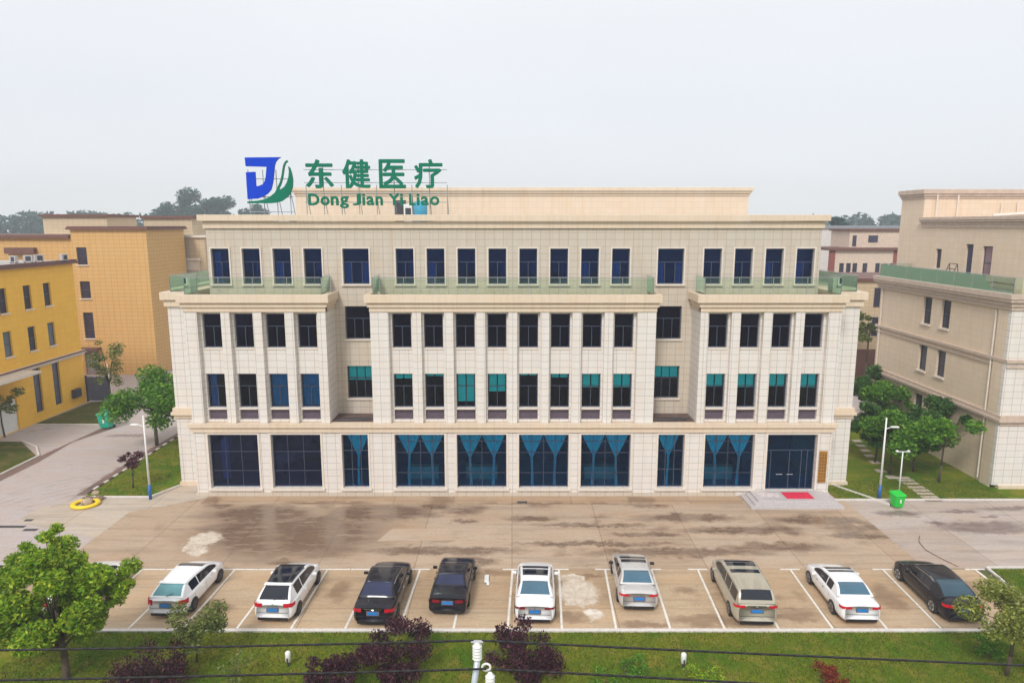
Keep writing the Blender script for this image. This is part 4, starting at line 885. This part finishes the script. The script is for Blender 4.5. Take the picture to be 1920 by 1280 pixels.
# ------------------------------------------------------------------ cars
def lerp(a, b, t): return a+(b-a)*t
def sstep(t): t = max(0, min(1, t)); return t*t*(3-2*t)
def make_car(label, x, y, rz, P):
    """local frame: +y is the nose, origin on the ground under the middle"""
    L, W, H = P['L'], P['W'], P['H']; belt = P.get('belt', .93); paint = P['paint']; hl = L/2; hw = W/2
    r = thing('parked_car', label, 'car', (x, y, 0), rz, 'cars parked in the painted bays')
    nose = P.get('nose', .72); deck = P.get('deck', 1.02); tail = P.get('tail', 1.0)
    r0, r1, f1, f0 = [k*L-hl for k in P['cab']]         # rear glass foot, roof rear, roof front, windscreen foot
    sq = P.get('sq', 0)                                 # squareness of the plan
    def wid(yy):
        d = hl-abs(yy)
        k = [(0, .79), (.05, .88), (.15, .94), (.35, .975), (.8, .995), (9, 1)] if yy < 0 else [(0, .66), (.06, .78), (.18, .87), (.4, .935), (.9, .985), (9, 1)]
        for (a, va), (b, vb) in zip(k, k[1:]):
            if d <= b:
                v = lerp(va, vb, (d-a)/(b-a)); return hw*lerp(v, max(v, .97), sq)
        return hw
    def top(yy):
        e_ = -.09*math.exp(-((yy+hl)/.07)**2) if P.get('edge', 1) else 0
        return top0(yy)+e_
    def top0(yy):
        if yy < r0: return lerp(tail, deck, sstep((yy+hl)/(r0+hl+.001)))
        if yy > f0: return lerp(belt+.04, nose, ((yy-f0)/(hl-f0))**1.6)
        return lerp(deck, belt+.04, (yy-r0)/(f0-r0))
    def side(yy): return min(belt, top(yy)-.035)
    def shift(yy, z):                                    # bumpers out, upper panels in
        s = 0
        if yy < -hl+.5: s = (z-.6)*.16*(1-(yy+hl)/.5) if z > .6 else -(.6-z)*.0-.05*math.exp(-((z-.45)/.12)**2)*(1-(yy+hl)/.5)
        if yy > hl-.5: s = -(z-.45)*.35*(1-(hl-yy)/.5) if z > .45 else -.0
        return yy+s
    ys = [-hl, -hl+.04, -hl+.09, -hl+.18, -hl+.35, -hl+.7]; n = 12
    ys += [lerp(-hl+1.0, hl-1.0, i/n) for i in range(n+1)]+[hl-.7, hl-.4, hl-.18, hl-.06, hl]
    ring = lambda yy: [(0, .20), (.80*wid(yy), .20), (.96*wid(yy), .28), (1.0*wid(yy), .45), (1.0*wid(yy), .62), (.985*wid(yy), lerp(.62, side(yy), .6)), (.955*wid(yy), side(yy)-.02), (.90*wid(yy), side(yy)+.015), (.78*wid(yy), top(yy)-.012), (.45*wid(yy), top(yy)+.005), (0, top(yy)+.015)]
    vs = []; fs = []
    for yy in ys:
        q = ring(yy); q = q+[(-a, b) for a, b in q[-2:0:-1]]
        for a, b in q: vs.append((a, shift(yy, b), b))
    m_ = 20
    for i in range(len(ys)-1):
        for j in range(m_): fs.append((i*m_+j, i*m_+(j+1)%m_, (i+1)*m_+(j+1)%m_, (i+1)*m_+j))
    fs.append(tuple(reversed(range(m_)))[::-1]); fs.append(tuple(range((len(ys)-1)*m_, len(ys)*m_))[::-1])
    fs = [tuple(reversed(f)) for f in fs]
    bd = MB().add(vs, fs).build('body', paint, r, True)
    sb_ = bd.modifiers.new('smooth', 'SUBSURF'); sb_.levels = 1; sb_.render_levels = 1
    # cabin
    zr = H; bw = .90*hw; rw0 = rw = P.get('rw', .66)*W/2*1.16
    NL = 22; yy_ = [lerp(r0, f0, i/NL) for i in range(NL+1)]
    for k in (r0+.05, r1-.03, f1+.03, f0-.05, r1, f1): yy_.append(k)
    bp = P.get('bpil', [.5]); pil = []
    for b_ in bp: c0 = lerp(r1, f1, b_); pil.append((c0-.035, c0+.035)); yy_ += [c0-.035, c0+.035]
    yy_ = sorted(set(round(k, 4) for k in yy_))
    def zc(q):
        zb = top(q)
        if q < r1: t = max(0, (q-r0)/(r1-r0)); return lerp(zb, zr-.05, math.sin(min(1, t)*math.pi/2)**P.get('rc', .85))
        if q > f1: t = max(0, (f0-q)/(f0-f1)); return lerp(zb, zr-.04, math.sin(min(1, t)*math.pi/2)**.9)
        t = (q-r1)/(f1-r1); return zr-.05+.05*math.sin(math.pi*min(1, .15+t*.8))
    def cring(q):
        z = zc(q); zb = min(side(q)+.01, z-.01); wb = .905*wid(q); rw = rw0*(1-P.get('taper', .07)*max(0, min(1, (f1-q)/(f1-r1)))); k = max(0, (z-.05-zb)/(zr-.05-zb)); we = lerp(wb, rw, k)
        ze = max(zb+.004, z-.06*k-.006)
        pt = lambda t: (lerp(wb, we, t), lerp(zb, ze, t))
        return [pt(0), pt(.07), pt(.5), pt(.90), pt(1), (we*.955, lerp(ze, z, .55)), (we*.86, lerp(ze, z, .8)), (we*.45, lerp(ze, z, .97)), (0, z)]
    rings = []
    for q in yy_:
        h = cring(q); rings.append([(a, q, b) for a, b in h]+[(-a, q, b) for a, b in h[-2::-1]])
    cats = {'roof': [], 'side_window': [], 'side_window2': [], 'rear_window': [], 'windscreen': [], 'sunroof': [], 'roof_glass': []}
    sy0 = lerp(r1, f0, P.get('c_front', .93)); sroof = P.get('sunroof')
    for i in range(len(rings)-1):
        qm = (yy_[i]+yy_[i+1])/2
        for j in range(16):
            jj = j if j < 8 else 15-j; c_ = 'roof'
            h = zc(qm)-side(qm)
            if jj in (1, 2) and (r1-P.get('qg', .0)) < qm < sy0 and h > .16 and not any(a < qm < b for a, b in pil): c_ = 'side_window' if j < 8 else 'side_window2'
            if jj >= 6 and r0+.06 < qm < r1-.01: c_ = 'rear_window'
            if jj >= 6 and f1+.01 < qm < f0-.03: c_ = 'windscreen'
            if jj >= 6 and sroof and any(a < (qm-r1)/(f1-r1) < b for a, b in sroof): c_ = 'sunroof'
            if P.get('blackroof') and jj >= 5 and r1+.0 <= qm <= f1: c_ = 'roof_glass'
            cats[c_].append((rings[i][j], rings[i][j+1], rings[i+1][j+1], rings[i+1][j]))
    for c_, qs in cats.items():
        if not qs: continue
        m = {'roof': paint, 'side_window': CARGLASS, 'side_window2': CARGLASS, 'rear_window': P.get('rearglass', REARGLASS), 'windscreen': CARGLASS, 'sunroof': CARGLASS, 'roof_glass': CARGLASS}[c_]
        mb = MB(); idx = {}; 
        for q in qs:
            ids = []
            for v in q:
                kk = tuple(round(t, 4) for t in v)
                if kk not in idx: idx[kk] = len(mb.v); mb.v.append(v)
                ids.append(idx[kk])
            mb.f.append(tuple(ids))
        mb.build({'side_window2': 'side_window', 'roof_glass': 'glass_roof'}.get(c_, c_), m, r, True)
    # strips following the body outline at height z0..z1
    def strip(pts, z0, z1, mat, name, off=.012, par=r):
        mb = MB(); v = []
        for (xx, yy) in pts:
            for z in (z0, z1): v.append((xx, shift(yy, z), z))
        k = len(pts); mb.add(v, [(2*i, 2*i+2, 2*i+3, 2*i+1) for i in range(k-1)]); mb.build(name, mat, par, True)
    lz0, lz1 = P.get('lamp', (.72, .90)); lw = P.get('lampw', .42); wrap = P.get('wrap', .28)
    for s0 in (-1, 1):
        pts = [(s0*(hw*.80*(1-lw)), -hl-.016), (s0*(hw*.74*.98), -hl-.010)]
        for d in (.05, .15, wrap): pts.append((s0*(wid(-hl+d)*1.0+.014), -hl+d-.006))
        strip(pts, lz0, lz1, P.get('lampmat', LAMPRED), 'tail_light')
        MB().box(s0*hw*.55-.16, s0*hw*.55+.16, hl-.30, hl-.18, nose-.12, nose-.02).build('headlight', LAMPCLR, r)
    if P.get('lampbar'): strip([(-hw*.42, -hl-.016), (hw*.42, -hl-.016)], lz1-.035, lz1-.005, CHROME, 'trunk_trim')
    pzz = P.get('plate', .62); MB().box(-.23, .23, shift(-hl, pzz)-.03, shift(-hl, pzz)-.012, pzz, pzz+.14).build('licence_plate', PLATE, r)
    strip([(-hw*.74, -hl-.012), (hw*.74, -hl-.012)], .18, .33, P.get('lower', BLACKPL), 'bumper_insert')
    strip([(-hw*.76, -hl-.014), (hw*.76, -hl-.014)], .555, .572, BLACKPL, 'bumper_seam')
    strip([(-hw*.30, -hl-.013), (hw*.30, -hl-.013)], pzz-.03, pzz+.17, CARGLASS if max(paint.node_tree.nodes['Principled BSDF'].inputs['Base Color'].default_value[:3]) < .1 else P.get('recess', GRILLE), 'plate_recess', .01)
    # wheels
    wr = P.get('wr', .325); ya, yb = -hl+P.get('ro', .98), hl-P.get('fo', .86)
    for yy in (ya, yb):
        for s0 in (-1, 1):
            xo = s0*(hw-.005); xi = s0*(hw-.22)
            arch = MB(); N = 18; v = []
            for i in range(N+1):
                t = math.pi*i/N; v += [(xo+s0*.008, yy+(wr+.06)*math.cos(t), wr+(wr+.06)*math.sin(t)), (xo+s0*.008, yy, wr-.15 if False else .2)]
            arch.add([(xo+s0*.004, yy, .2)]+[(xo+s0*.004, yy+(wr+.055)*math.cos(math.pi*i/N), max(.2, wr-.02+(wr+.055)*math.sin(math.pi*i/N))) for i in range(N+1)], [(0, i+1, i+2) if s0 > 0 else (0, i+2, i+1) for i in range(N)])
            wo = MB().lathe((min(xo, xi)+(.015*s0), yy, wr), [(wr-.06, 0), (wr, .025), (wr, .195), (wr-.06, .225)], 22, 'x').build('wheel', RUBBER, r, True)
            arch.build('wheel_arch', BLACKPL, r)
            rm = MB(); xx = xo+s0*.018
            rm.lathe((xx-.006, yy, wr), [(wr*.66, 0), (wr*.64, .012)], 20, 'x'); rm.build('rim', P.get('rim', RIM), wo)
            sp = MB()
            for k in range(5):
                a = 2*math.pi*(k+.5)/5; c1, s1 = math.cos(a), math.sin(a); nx = .05
                sp.add([(xx+s0*.012, yy+.12*wr*c1-nx*s1, wr+.12*wr*s1+nx*c1), (xx+s0*.012, yy+.58*wr*c1-nx*1.2*s1, wr+.58*wr*s1+nx*1.2*c1), (xx+s0*.012, yy+.58*wr*c1+nx*1.2*s1, wr+.58*wr*s1-nx*1.2*c1), (xx+s0*.012, yy+.12*wr*c1+nx*s1, wr+.12*wr*s1-nx*c1)], [(0, 1, 2, 3)])
            sp.build('rim_gap', DARKSTEEL, wo)
    for s0 in (-1, 1):
        mx0 = s0*(hw+.0); mr_ = MB().box(min(mx0-.02*s0, mx0+s0*.20), max(mx0-.02*s0, mx0+s0*.20), f1+.28, f1+.40, belt+.0, belt+.13)
        mr_.build('side_mirror', P.get('mirror', paint), r, bevel=.03)
        hd = MB()
        for k in (P.get('hb', .28), P.get('hf', .62)): yk = lerp(r1, f0, k); hd.box(s0*hw*.985 if s0 > 0 else -hw*.985-.03, s0*hw*.985+.03 if s0 > 0 else -hw*.985, yk, yk+.17, .78, .81)
        hd.build('door_handle', P.get('handle', paint), r)
    # door seams
    sm = MB()
    for s0 in (-1, 1):
        for k in (0.02, .46, .93):
            yk = lerp(r1, f0, k); X_ = s0*(wid(yk)+.004); sm.add([(X_, yk-.008, .34), (X_, yk+.008, .34), (X_*.985, yk+.008, .82), (X_*.985, yk-.008, .82)], [(0, 1, 2, 3)])
    sm.build('door_seam', BLACKPL, r)
    if P.get('antenna'): MB().add([(-.03, r1+.18, zr-.03), (.03, r1+.18, zr-.03), (0, r1+.32, zr-.02), (0, r1+.16, zr+.06)], [(0, 1, 3), (1, 2, 3), (2, 0, 3)]).build('antenna_fin', paint, r)
    if P.get('spoiler'): MB().box(-rw*.9, rw*.9, r1-.22, r1+.02, zr-.075, zr-.035).build('spoiler', paint, r, bevel=.015)
    if P.get('rails'):
        for s0 in (-1, 1): MB().path([(s0*rw*.96, r1+.1, zr-.02), (s0*rw*.96, r1+.2, zr+.04), (s0*rw*.96, f1-.2, zr+.04), (s0*rw*.96, f1-.1, zr-.02)], .02).build('roof_rail', CHROME, r)
    if P.get('chromeline'):
        for s0 in (-1, 1):
            q = [(s0*(.905*wid(k)+.012), k, side(k)+.02) for k in [lerp(r1-.1, f0-.3, i/8) for i in range(9)]]; MB().path(q, .012, 4).build('window_trim', CHROME, r)
            q = []
            for i in range(9):
                k = lerp(r1-.05, f1+.2, i/8); h = cring(k)[4]; q.append((s0*(h[0]+.006), k, h[1]))
            MB().path(q, .012, 4).build('window_trim', CHROME, r)
    if P.get('badge'): MB().lathe((0, 0, 0), [(.05, 0), (.05, .01)], 12).build('badge', CHROME, r).location = (0, shift(-hl, lz0)-.01, lz1-.05)
    if P.get('wiper'): MB().tube((0, r0+.02, top(r0)+.05), (.3, r0+.10, top(r0)+.17), .012).build('rear_wiper', BLACKPL, r)
    return r
SED = dict(W=1.90, L=4.6, H=1.46, cab=(.155, .30, .56, .76), deck=1.04, tail=1.0, nose=.70, badge=1, bpil=[.48])
HAT = dict(taper=.16, W=1.90, L=4.35, H=1.47, cab=(.03, .21, .55, .79), deck=1.02, tail=.98, nose=.72, lamp=(.70, .95), lampw=.20, wrap=.36, qg=.05, badge=1, bpil=[.45], spoiler=1, wiper=1, ro=.82)
slots = [(-6.5, HAT), ]
def bay(k): return .03+2.449*k+1.225-.12
SK = R(-2.4)
def put(label, k, yr, P, dx=0, drz=0):
    make_car(label, bay(k)+dx+(yr+P['L']/2-31.4)*.04, yr+P['L']/2, SK+R(drz), P)
DEF = dict
put('white hatchback with plain white roof and pale green rear window', -7, 29.5, DEF(HAT, paint=CP_WHITE, rearglass=plain('pale_rear_glass', (.12, .30, .33), .08, .2, 1)), .1)
put('white hatchback with black glass roof and low red tail lights', -5, 29.15, DEF(HAT, paint=CP_WHITE, blackroof=1, L=4.5, H=1.56, lamp=(.80, .98), lampw=.36, rearglass=CARGLASS), .28)
put('long black sedan with chrome window trim, rear close to the kerb', -3, 28.85, DEF(SED, paint=CP_BLACK, L=4.95, W=1.95, H=1.48, lamp=(.74, .89), lampw=.32, chromeline=1, lampbar=1, handle=CHROME, rearglass=plain('ink_rear_glass', (.02, .025, .07), .08, .2, 1)), .02)
put('old boxy black sedan with flat square boot', -2, 29.75, DEF(SED, paint=CP_NAVY, L=4.35, W=1.84, H=1.42, cab=(.21, .33, .56, .74), sq=.8, tail=.98, nose=.80, rc=.98, lamp=(.68, .82), lampw=.5, wrap=.08, lampmat=LAMPDARK, chromeline=0, rearglass=MATS['ink_rear_glass']), .85, -.6)
put('white sedan with open black sunroof between two white bay lines', 0, 29.0, DEF(SED, paint=CP_WHITE, L=4.75, sunroof=[(.42, .92)], lamp=(.78, .88), lampw=.42, lampmat=LAMPDARK, handle=CHROME))
put('silver sedan with dark front sunroof, parked further forward', 2, 30.1, DEF(SED, paint=CP_SILVER, L=4.6, sunroof=[(.62, .92)], lamp=(.79, .89), lampw=.38, antenna=1, handle=CHROME, mirror=BLACKPL), .0)
put('champagne beige seven seat van with two roof windows', 4, 28.85, dict(paint=CP_GOLD, L=5.0, W=2.02, H=1.66, belt=1.0, cab=(.02, .085, .60, .82), deck=1.12, tail=1.08, nose=.85, lamp=(.92, 1.04), lampw=.34, wrap=.3, sunroof=[(.58, .74), (.84, .98)], bpil=[.35, .68], qg=.08, rails=0, lampbar=1, rw=.70, badge=1, plate=.72, wr=.34, chromeline=1, rearglass=CARGLASS), .25)
put('white sedan with small front sunroof and blue plate, between van and black car', 6, 29.0, DEF(SED, paint=CP_WHITE, L=4.6, sunroof=[(.68, .96)], lamp=(.78, .90), lampw=.40, handle=CHROME, plate=.68), .15, .5)
put('black sedan with sloping rear window and silver wheels, rightmost car', 8, 29.1, DEF(SED, paint=CP_BLACK, L=4.85, W=1.93, cab=(.10, .30, .56, .77), lamp=(.78, .92), lampw=.36, chromeline=1, wr=.35, rearglass=plain('slate_rear_glass', (.03, .07, .10), .08, .2, 1)), 0, 1)
put('white car half hidden behind the leafy tree, second from the left edge', -9, 29.3, DEF(SED, paint=CP_WHITE), .1)
put('white car cut by the left picture edge behind the leafy tree', -11, 29.3, DEF(HAT, paint=CP_WHITE, spoiler=0), .1)

# ------------------------------------------------------------------ trees and shrubs
def foliage(rn, centers, n, size, mb, flat=.0, up=0):
    """leaf rhombs round clump centres (x,y,z,r)"""
    tot = sum(c[3]**2 for c in centers)
    for c in centers:
        k = int(n*c[3]**2/tot)
        for _ in range(k):
            d = Vector((rn.gauss(0, 1), rn.gauss(0, 1), rn.gauss(0, 1))).normalized()*c[3]*rn.random()**.45
            d.z *= .75; p = Vector(c[:3])+d
            a = Vector((rn.gauss(0, 1), rn.gauss(0, 1), rn.gauss(0, .6)+up)).normalized(); b = a.cross(Vector((rn.gauss(0, 1), rn.gauss(0, 1), rn.gauss(0, 1)))).normalized()
            s = size*rn.uniform(.4, 1.3); a *= s; b *= s*.42
            i = len(mb.v); mb.v += [tuple(p-a), tuple(p+b), tuple(p+a), tuple(p-b)]; mb.f.append((i, i+1, i+2, i+3))
def clumps(rn, n, c, rx, ry, rz_, r, low=-1.0):
    out_ = []
    while len(out_) < n:
        d = Vector((rn.uniform(-1, 1), rn.uniform(-1, 1), rn.uniform(low, 1)))
        if .25 < d.length < 1: out_.append((c[0]+d.x*rx, c[1]+d.y*ry, c[2]+d.z*rz_, r*rn.uniform(.6, 1.25)))
    return out_
def tree(name, label, cat, x, y, h, cr, cz, ch_, n, size, mat, seed, nc=16, trunk=.1, group=None, cl=.36, up=0, low=-1, z=0.05, bark=BARK, multi=1):
    rn = random.Random(seed); r = thing(name, label, cat, (x, y, z), 0, group)
    cs = clumps(rn, nc, (0, 0, cz), cr, cr, ch_, cr*cl, low)
    tm = MB()
    for mth in range(multi):
        bx_ = rn.uniform(-.2, .2)*(multi > 1); by_ = rn.uniform(-.2, .2)*(multi > 1); base = Vector((bx_, by_, -.05)); fork = Vector((bx_*2+rn.uniform(-.1, .1), by_*2, cz-ch_*.55)); 
        mid = (base+fork)/2+Vector((rn.uniform(-.06, .06), rn.uniform(-.06, .06), 0))
        tm.tube(base, mid, trunk, trunk*.8, 8).tube(mid, fork, trunk*.8, trunk*.65, 8)
        for c_ in cs[mth::multi]:
            p = Vector(c_[:3]); q = fork.lerp(p, .5)+Vector((rn.uniform(-.1, .1)*cr, rn.uniform(-.1, .1)*cr, .1*ch_))
            tm.tube(fork, q, trunk*.45, trunk*.22, 5).tube(q, p, trunk*.22, trunk*.06, 5)
    tm.build('trunk', bark, r, True)
    mb = MB(); foliage(rn, cs, n, size, mb, up=up)
    mb.build('crown', mat, r)
    return r
# big tree in the left foreground
rn = random.Random(7)
bt = thing('leafy_tree', 'large bright green leafy tree in the left foreground in front of white cars', 'tree', (-17.9, 25.2, -.35))
cs = []
for cx, cz, rr in [(0.1, 5.9, .75), (-.5, 5.4, .9), (.9, 5.3, .8), (-1.4, 4.9, .8), (.2, 4.7, 1.1), (1.4, 4.7, .85), (2.1, 4.35, .75), (2.4, 4.9, .45), (-.9, 4.1, 1.1), (.7, 3.9, 1.1), (-2.0, 3.9, .9), (1.6, 3.6, .8), (-1.5, 3.1, .9), (0, 3.1, 1.0), (-2.6, 3.1, .8), (1.2, 2.9, .6), (-.6, 2.4, .7), (-2.0, 2.3, .7), (.3, 6.45, .4), (-1.2, 5.75, .45), (2.7, 4.3, .4), (2.25, 3.85, .4), (-2.9, 2.2, .6), (.9, 2.3, .45)]:
    for q in range(3):
        cs.append((cx+rn.uniform(-.3, .3), rn.uniform(-1.5, 1.5)*(1 if rr > .6 else .3), cz+rn.uniform(-.2, .2), rr*rn.uniform(.5, .82)))
tm = MB(); tm.tube((0, 0, -.1), (.05, 0, 1.4), .16, .13, 10).tube((.05, 0, 1.4), (-.1, .05, 2.4), .13, .10, 10)
for c_ in cs[::2]:
    p = Vector(c_[:3]); f_ = Vector((-.1, .05, rn.uniform(1.6, 2.5))); q = f_.lerp(p, .5)+Vector((0, 0, .25)); tm.tube(f_, q, .055, .03, 5).tube(q, p, .03, .01, 5)
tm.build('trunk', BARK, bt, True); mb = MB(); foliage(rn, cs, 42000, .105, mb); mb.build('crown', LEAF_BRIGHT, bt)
def at(px, py): x_, y_ = G(px, py); return x_, y_
x, y = at(360, 1268)
tree('young_tree', 'sparse olive green young tree right of the leafy tree, below the first hatchback', 'tree', x-.2, 26.3, 2.7, 1.25, 1.8, .85, 3200, .085, LEAF_DULL, 21, 12, .05, cl=.42)
tree('sapling', 'thin yellow green sapling at the bottom edge below the hatchbacks', 'tree', at(440, 1290)[0], 24.7, 1.6, .85, .9, .6, 450, .07, LEAF_DULL, 22, 9, .03, cl=.4)
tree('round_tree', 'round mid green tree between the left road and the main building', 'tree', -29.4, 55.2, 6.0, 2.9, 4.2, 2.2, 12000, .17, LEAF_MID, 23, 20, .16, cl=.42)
tree('slender_tree', 'tall thin sparse olive tree on the verge before the ochre building', 'tree', -37.9, 63.6, 7.2, 1.5, 4.8, 2.7, 1800, .14, LEAF_DULL, 24, 14, .10, cl=.42)
tree('small_red_tree', 'small dark red leaved tree on the left lawn near the lamp', 'tree', -26.2, 45.6, 2.4, .8, 2.1, .5, 800, .12, LEAF_PURPLE, 25, 9, .06, cl=.45)
tree('yellow_tree', 'yellowish leafy tree at the right foreground edge in front of the black car', 'tree', at(1895, 1290)[0]+.35, 25.4, 4.0, 1.45, 2.6, 1.5, 9000, .085, LEAF_YELLOW, 26, 16, .09, cl=.45)
tree('bush_tree', 'olive bush at the far left edge before the white garage door', 'bush', -44.2+.6, 57.4, 4.2, 1.5, 3.2, 1.2, 1500, .13, LEAF_DULL, 27, 10, .08)
GP = 'trees on the lawn between the buildings'
for i, (px, py, h, cr, mt_, lab) in enumerate([
    (1760, 905, 4.7, 2.0, LEAF_MID, 'wide green lawn tree nearest the sand building wall'),
    (1712, 885, 4.6, 1.5, LEAF_DARK, 'upright dark lawn tree left of the wide one'),
    (1668, 890, 4.2, 1.8, LEAF_MID, 'round green tree directly behind the right street lamp'),
    (1640, 868, 4.4, 1.6, LEAF_DARK, 'dark lawn tree close to the corner of the main building'),
    (1780, 870, 4.9, 1.8, LEAF_DARK, 'dark spreading tree rearmost beside the sand building wall'),
    (1655, 820, 4.6, 1.7, LEAF_MID, 'mid green tree further back in the lawn gap'),
    (1630, 800, 5.0, 1.6, LEAF_DARK, 'dark tree at the far end of the lawn gap')]):
    x, y = G(px, py)
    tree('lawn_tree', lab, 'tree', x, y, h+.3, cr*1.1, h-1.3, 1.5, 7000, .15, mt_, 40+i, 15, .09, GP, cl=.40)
tree('brown_tree', 'brownish tree before the tan block in the building gap', 'tree', 39.6, 76, 8, 1.7, 6.6, 1.9, 1500, .2, LEAF_DULL, 52, 10, .15)
# foreground shrubs
GS = 'dark purple shrubs in the front grass'
for i, (px, py, h, cr, lab) in enumerate([
    (300, 1290, 1.75, 1.5, 'broad purple shrub at the bottom edge beside the olive young tree'),
    (742, 1262, 2.35, 1.3, 'tall purple shrub directly below the long black sedan'),
    (618, 1300, 1.5, .95, 'low purple shrub left of the tall one below the black sedan'),
    (985, 1262, 2.2, 1.35, 'tall purple shrub right of the white insulators')]):
    x, y = G(px, py)
    tree('purple_shrub', lab, 'shrub', x, y, h, cr*1.1, h*.5, h*.5, 7500 if h > 2 else 5000, .075, LEAF_PURPLE, 60+i, 22, .03, GS, cl=.34, up=1.2, multi=6)
x, y = G(1555, 1300)
tree('red_shrub', 'small red leaved shrub at the bottom edge below the white sedan', 'shrub', x, y, 1.1, .75, .55, .45, 900, .07, LEAF_RED, 66, 9, .02, None, up=.8, multi=4)
for i, (px, py, h, cr, mt_, lab) in enumerate([(1180, 1262, .8, .75, LEAF_MID, 'fresh green bush in the grass right of the purple shrubs'), (1140, 1296, .7, .8, LEAF_MID, 'green bush at the bottom edge under the fresh green bush'), (1325, 1290, .8, .85, LEAF_BRIGHT, 'yellow green bush beside the right lawn lamp'), (1850, 1230, .7, .5, LEAF_MID, 'little green shrub by the yellow edge tree')]):
    x, y = G(px, py); tree('green_bush', lab, 'bush', x, y, h, cr, h*.5, h*.45, 1200, .06, mt_, 70+i, 12, .02, 'green bushes in the front grass', multi=3)
# far trees
GF = 'hazy trees behind the buildings'
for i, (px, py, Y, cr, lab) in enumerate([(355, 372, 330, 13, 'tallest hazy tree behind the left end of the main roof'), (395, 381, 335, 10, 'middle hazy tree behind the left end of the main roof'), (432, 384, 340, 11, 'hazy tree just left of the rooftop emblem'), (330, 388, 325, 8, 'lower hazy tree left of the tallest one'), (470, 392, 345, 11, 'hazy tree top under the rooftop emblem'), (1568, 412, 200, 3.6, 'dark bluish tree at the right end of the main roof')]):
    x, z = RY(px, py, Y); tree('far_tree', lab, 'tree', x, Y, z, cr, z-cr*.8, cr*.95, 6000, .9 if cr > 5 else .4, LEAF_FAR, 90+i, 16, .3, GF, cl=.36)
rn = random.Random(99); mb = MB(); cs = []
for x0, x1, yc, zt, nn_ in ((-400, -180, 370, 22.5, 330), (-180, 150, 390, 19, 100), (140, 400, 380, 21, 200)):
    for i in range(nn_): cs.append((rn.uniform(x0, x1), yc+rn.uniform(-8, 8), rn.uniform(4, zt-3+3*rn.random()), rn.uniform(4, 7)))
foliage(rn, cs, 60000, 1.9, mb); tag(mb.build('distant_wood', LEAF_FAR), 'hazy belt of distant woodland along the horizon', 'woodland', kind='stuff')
# grass blades on the lawns near the viewer
rn = random.Random(5); mb = MB()
def blades(n, x0, x1, y0, y1, s):
    for _ in range(n):
        x_, y_ = rn.uniform(x0, x1), rn.uniform(y0, y1); a = rn.uniform(0, 3.14); h = s*rn.uniform(.5, 1.5); wv = .012+.01*rn.random(); lx_, ly_ = rn.gauss(0, .4)*h, rn.gauss(0, .4)*h
        i = len(mb.v); c_, s_ = math.cos(a)*wv, math.sin(a)*wv
        mb.v += [(x_-c_, y_-s_, .05), (x_+c_, y_+s_, .05), (x_+lx_, y_+ly_, .05+h)]; mb.f.append((i, i+1, i+2))
blades(52000, -21, 21.5, 24.6, 28.4, .07); blades(9000, 25.3, 31, 28.5, 34.1, .08); blades(7000, 21.8, 33, 43.7, 47, .10); blades(6000, -28.5, -24.3, 44.2, 56, .10)
tag(mb.build('grass', BLADE), 'short lawn grass blades', 'grass', kind='stuff')

# ------------------------------------------------------------------ haze
hz = MB().box(-520, 520, -60, 480, -1.2, 44).build('haze', None)
hm = bpy.data.materials.new('haze'); hm.use_nodes = True; hn = hm.node_tree; hn.nodes.remove(hn.nodes['Principled BSDF'])
pv = hn.nodes.new('ShaderNodeVolumePrincipled'); pv.inputs['Color'].default_value = (.9, .96, 1, 1); pv.inputs['Density'].default_value = .0009
hn.links.new(pv.outputs[0], hn.nodes['Material Output'].inputs['Volume']); hz.data.materials.append(hm)
tag(hz, 'thin pale blue summer haze', 'haze', kind='stuff')
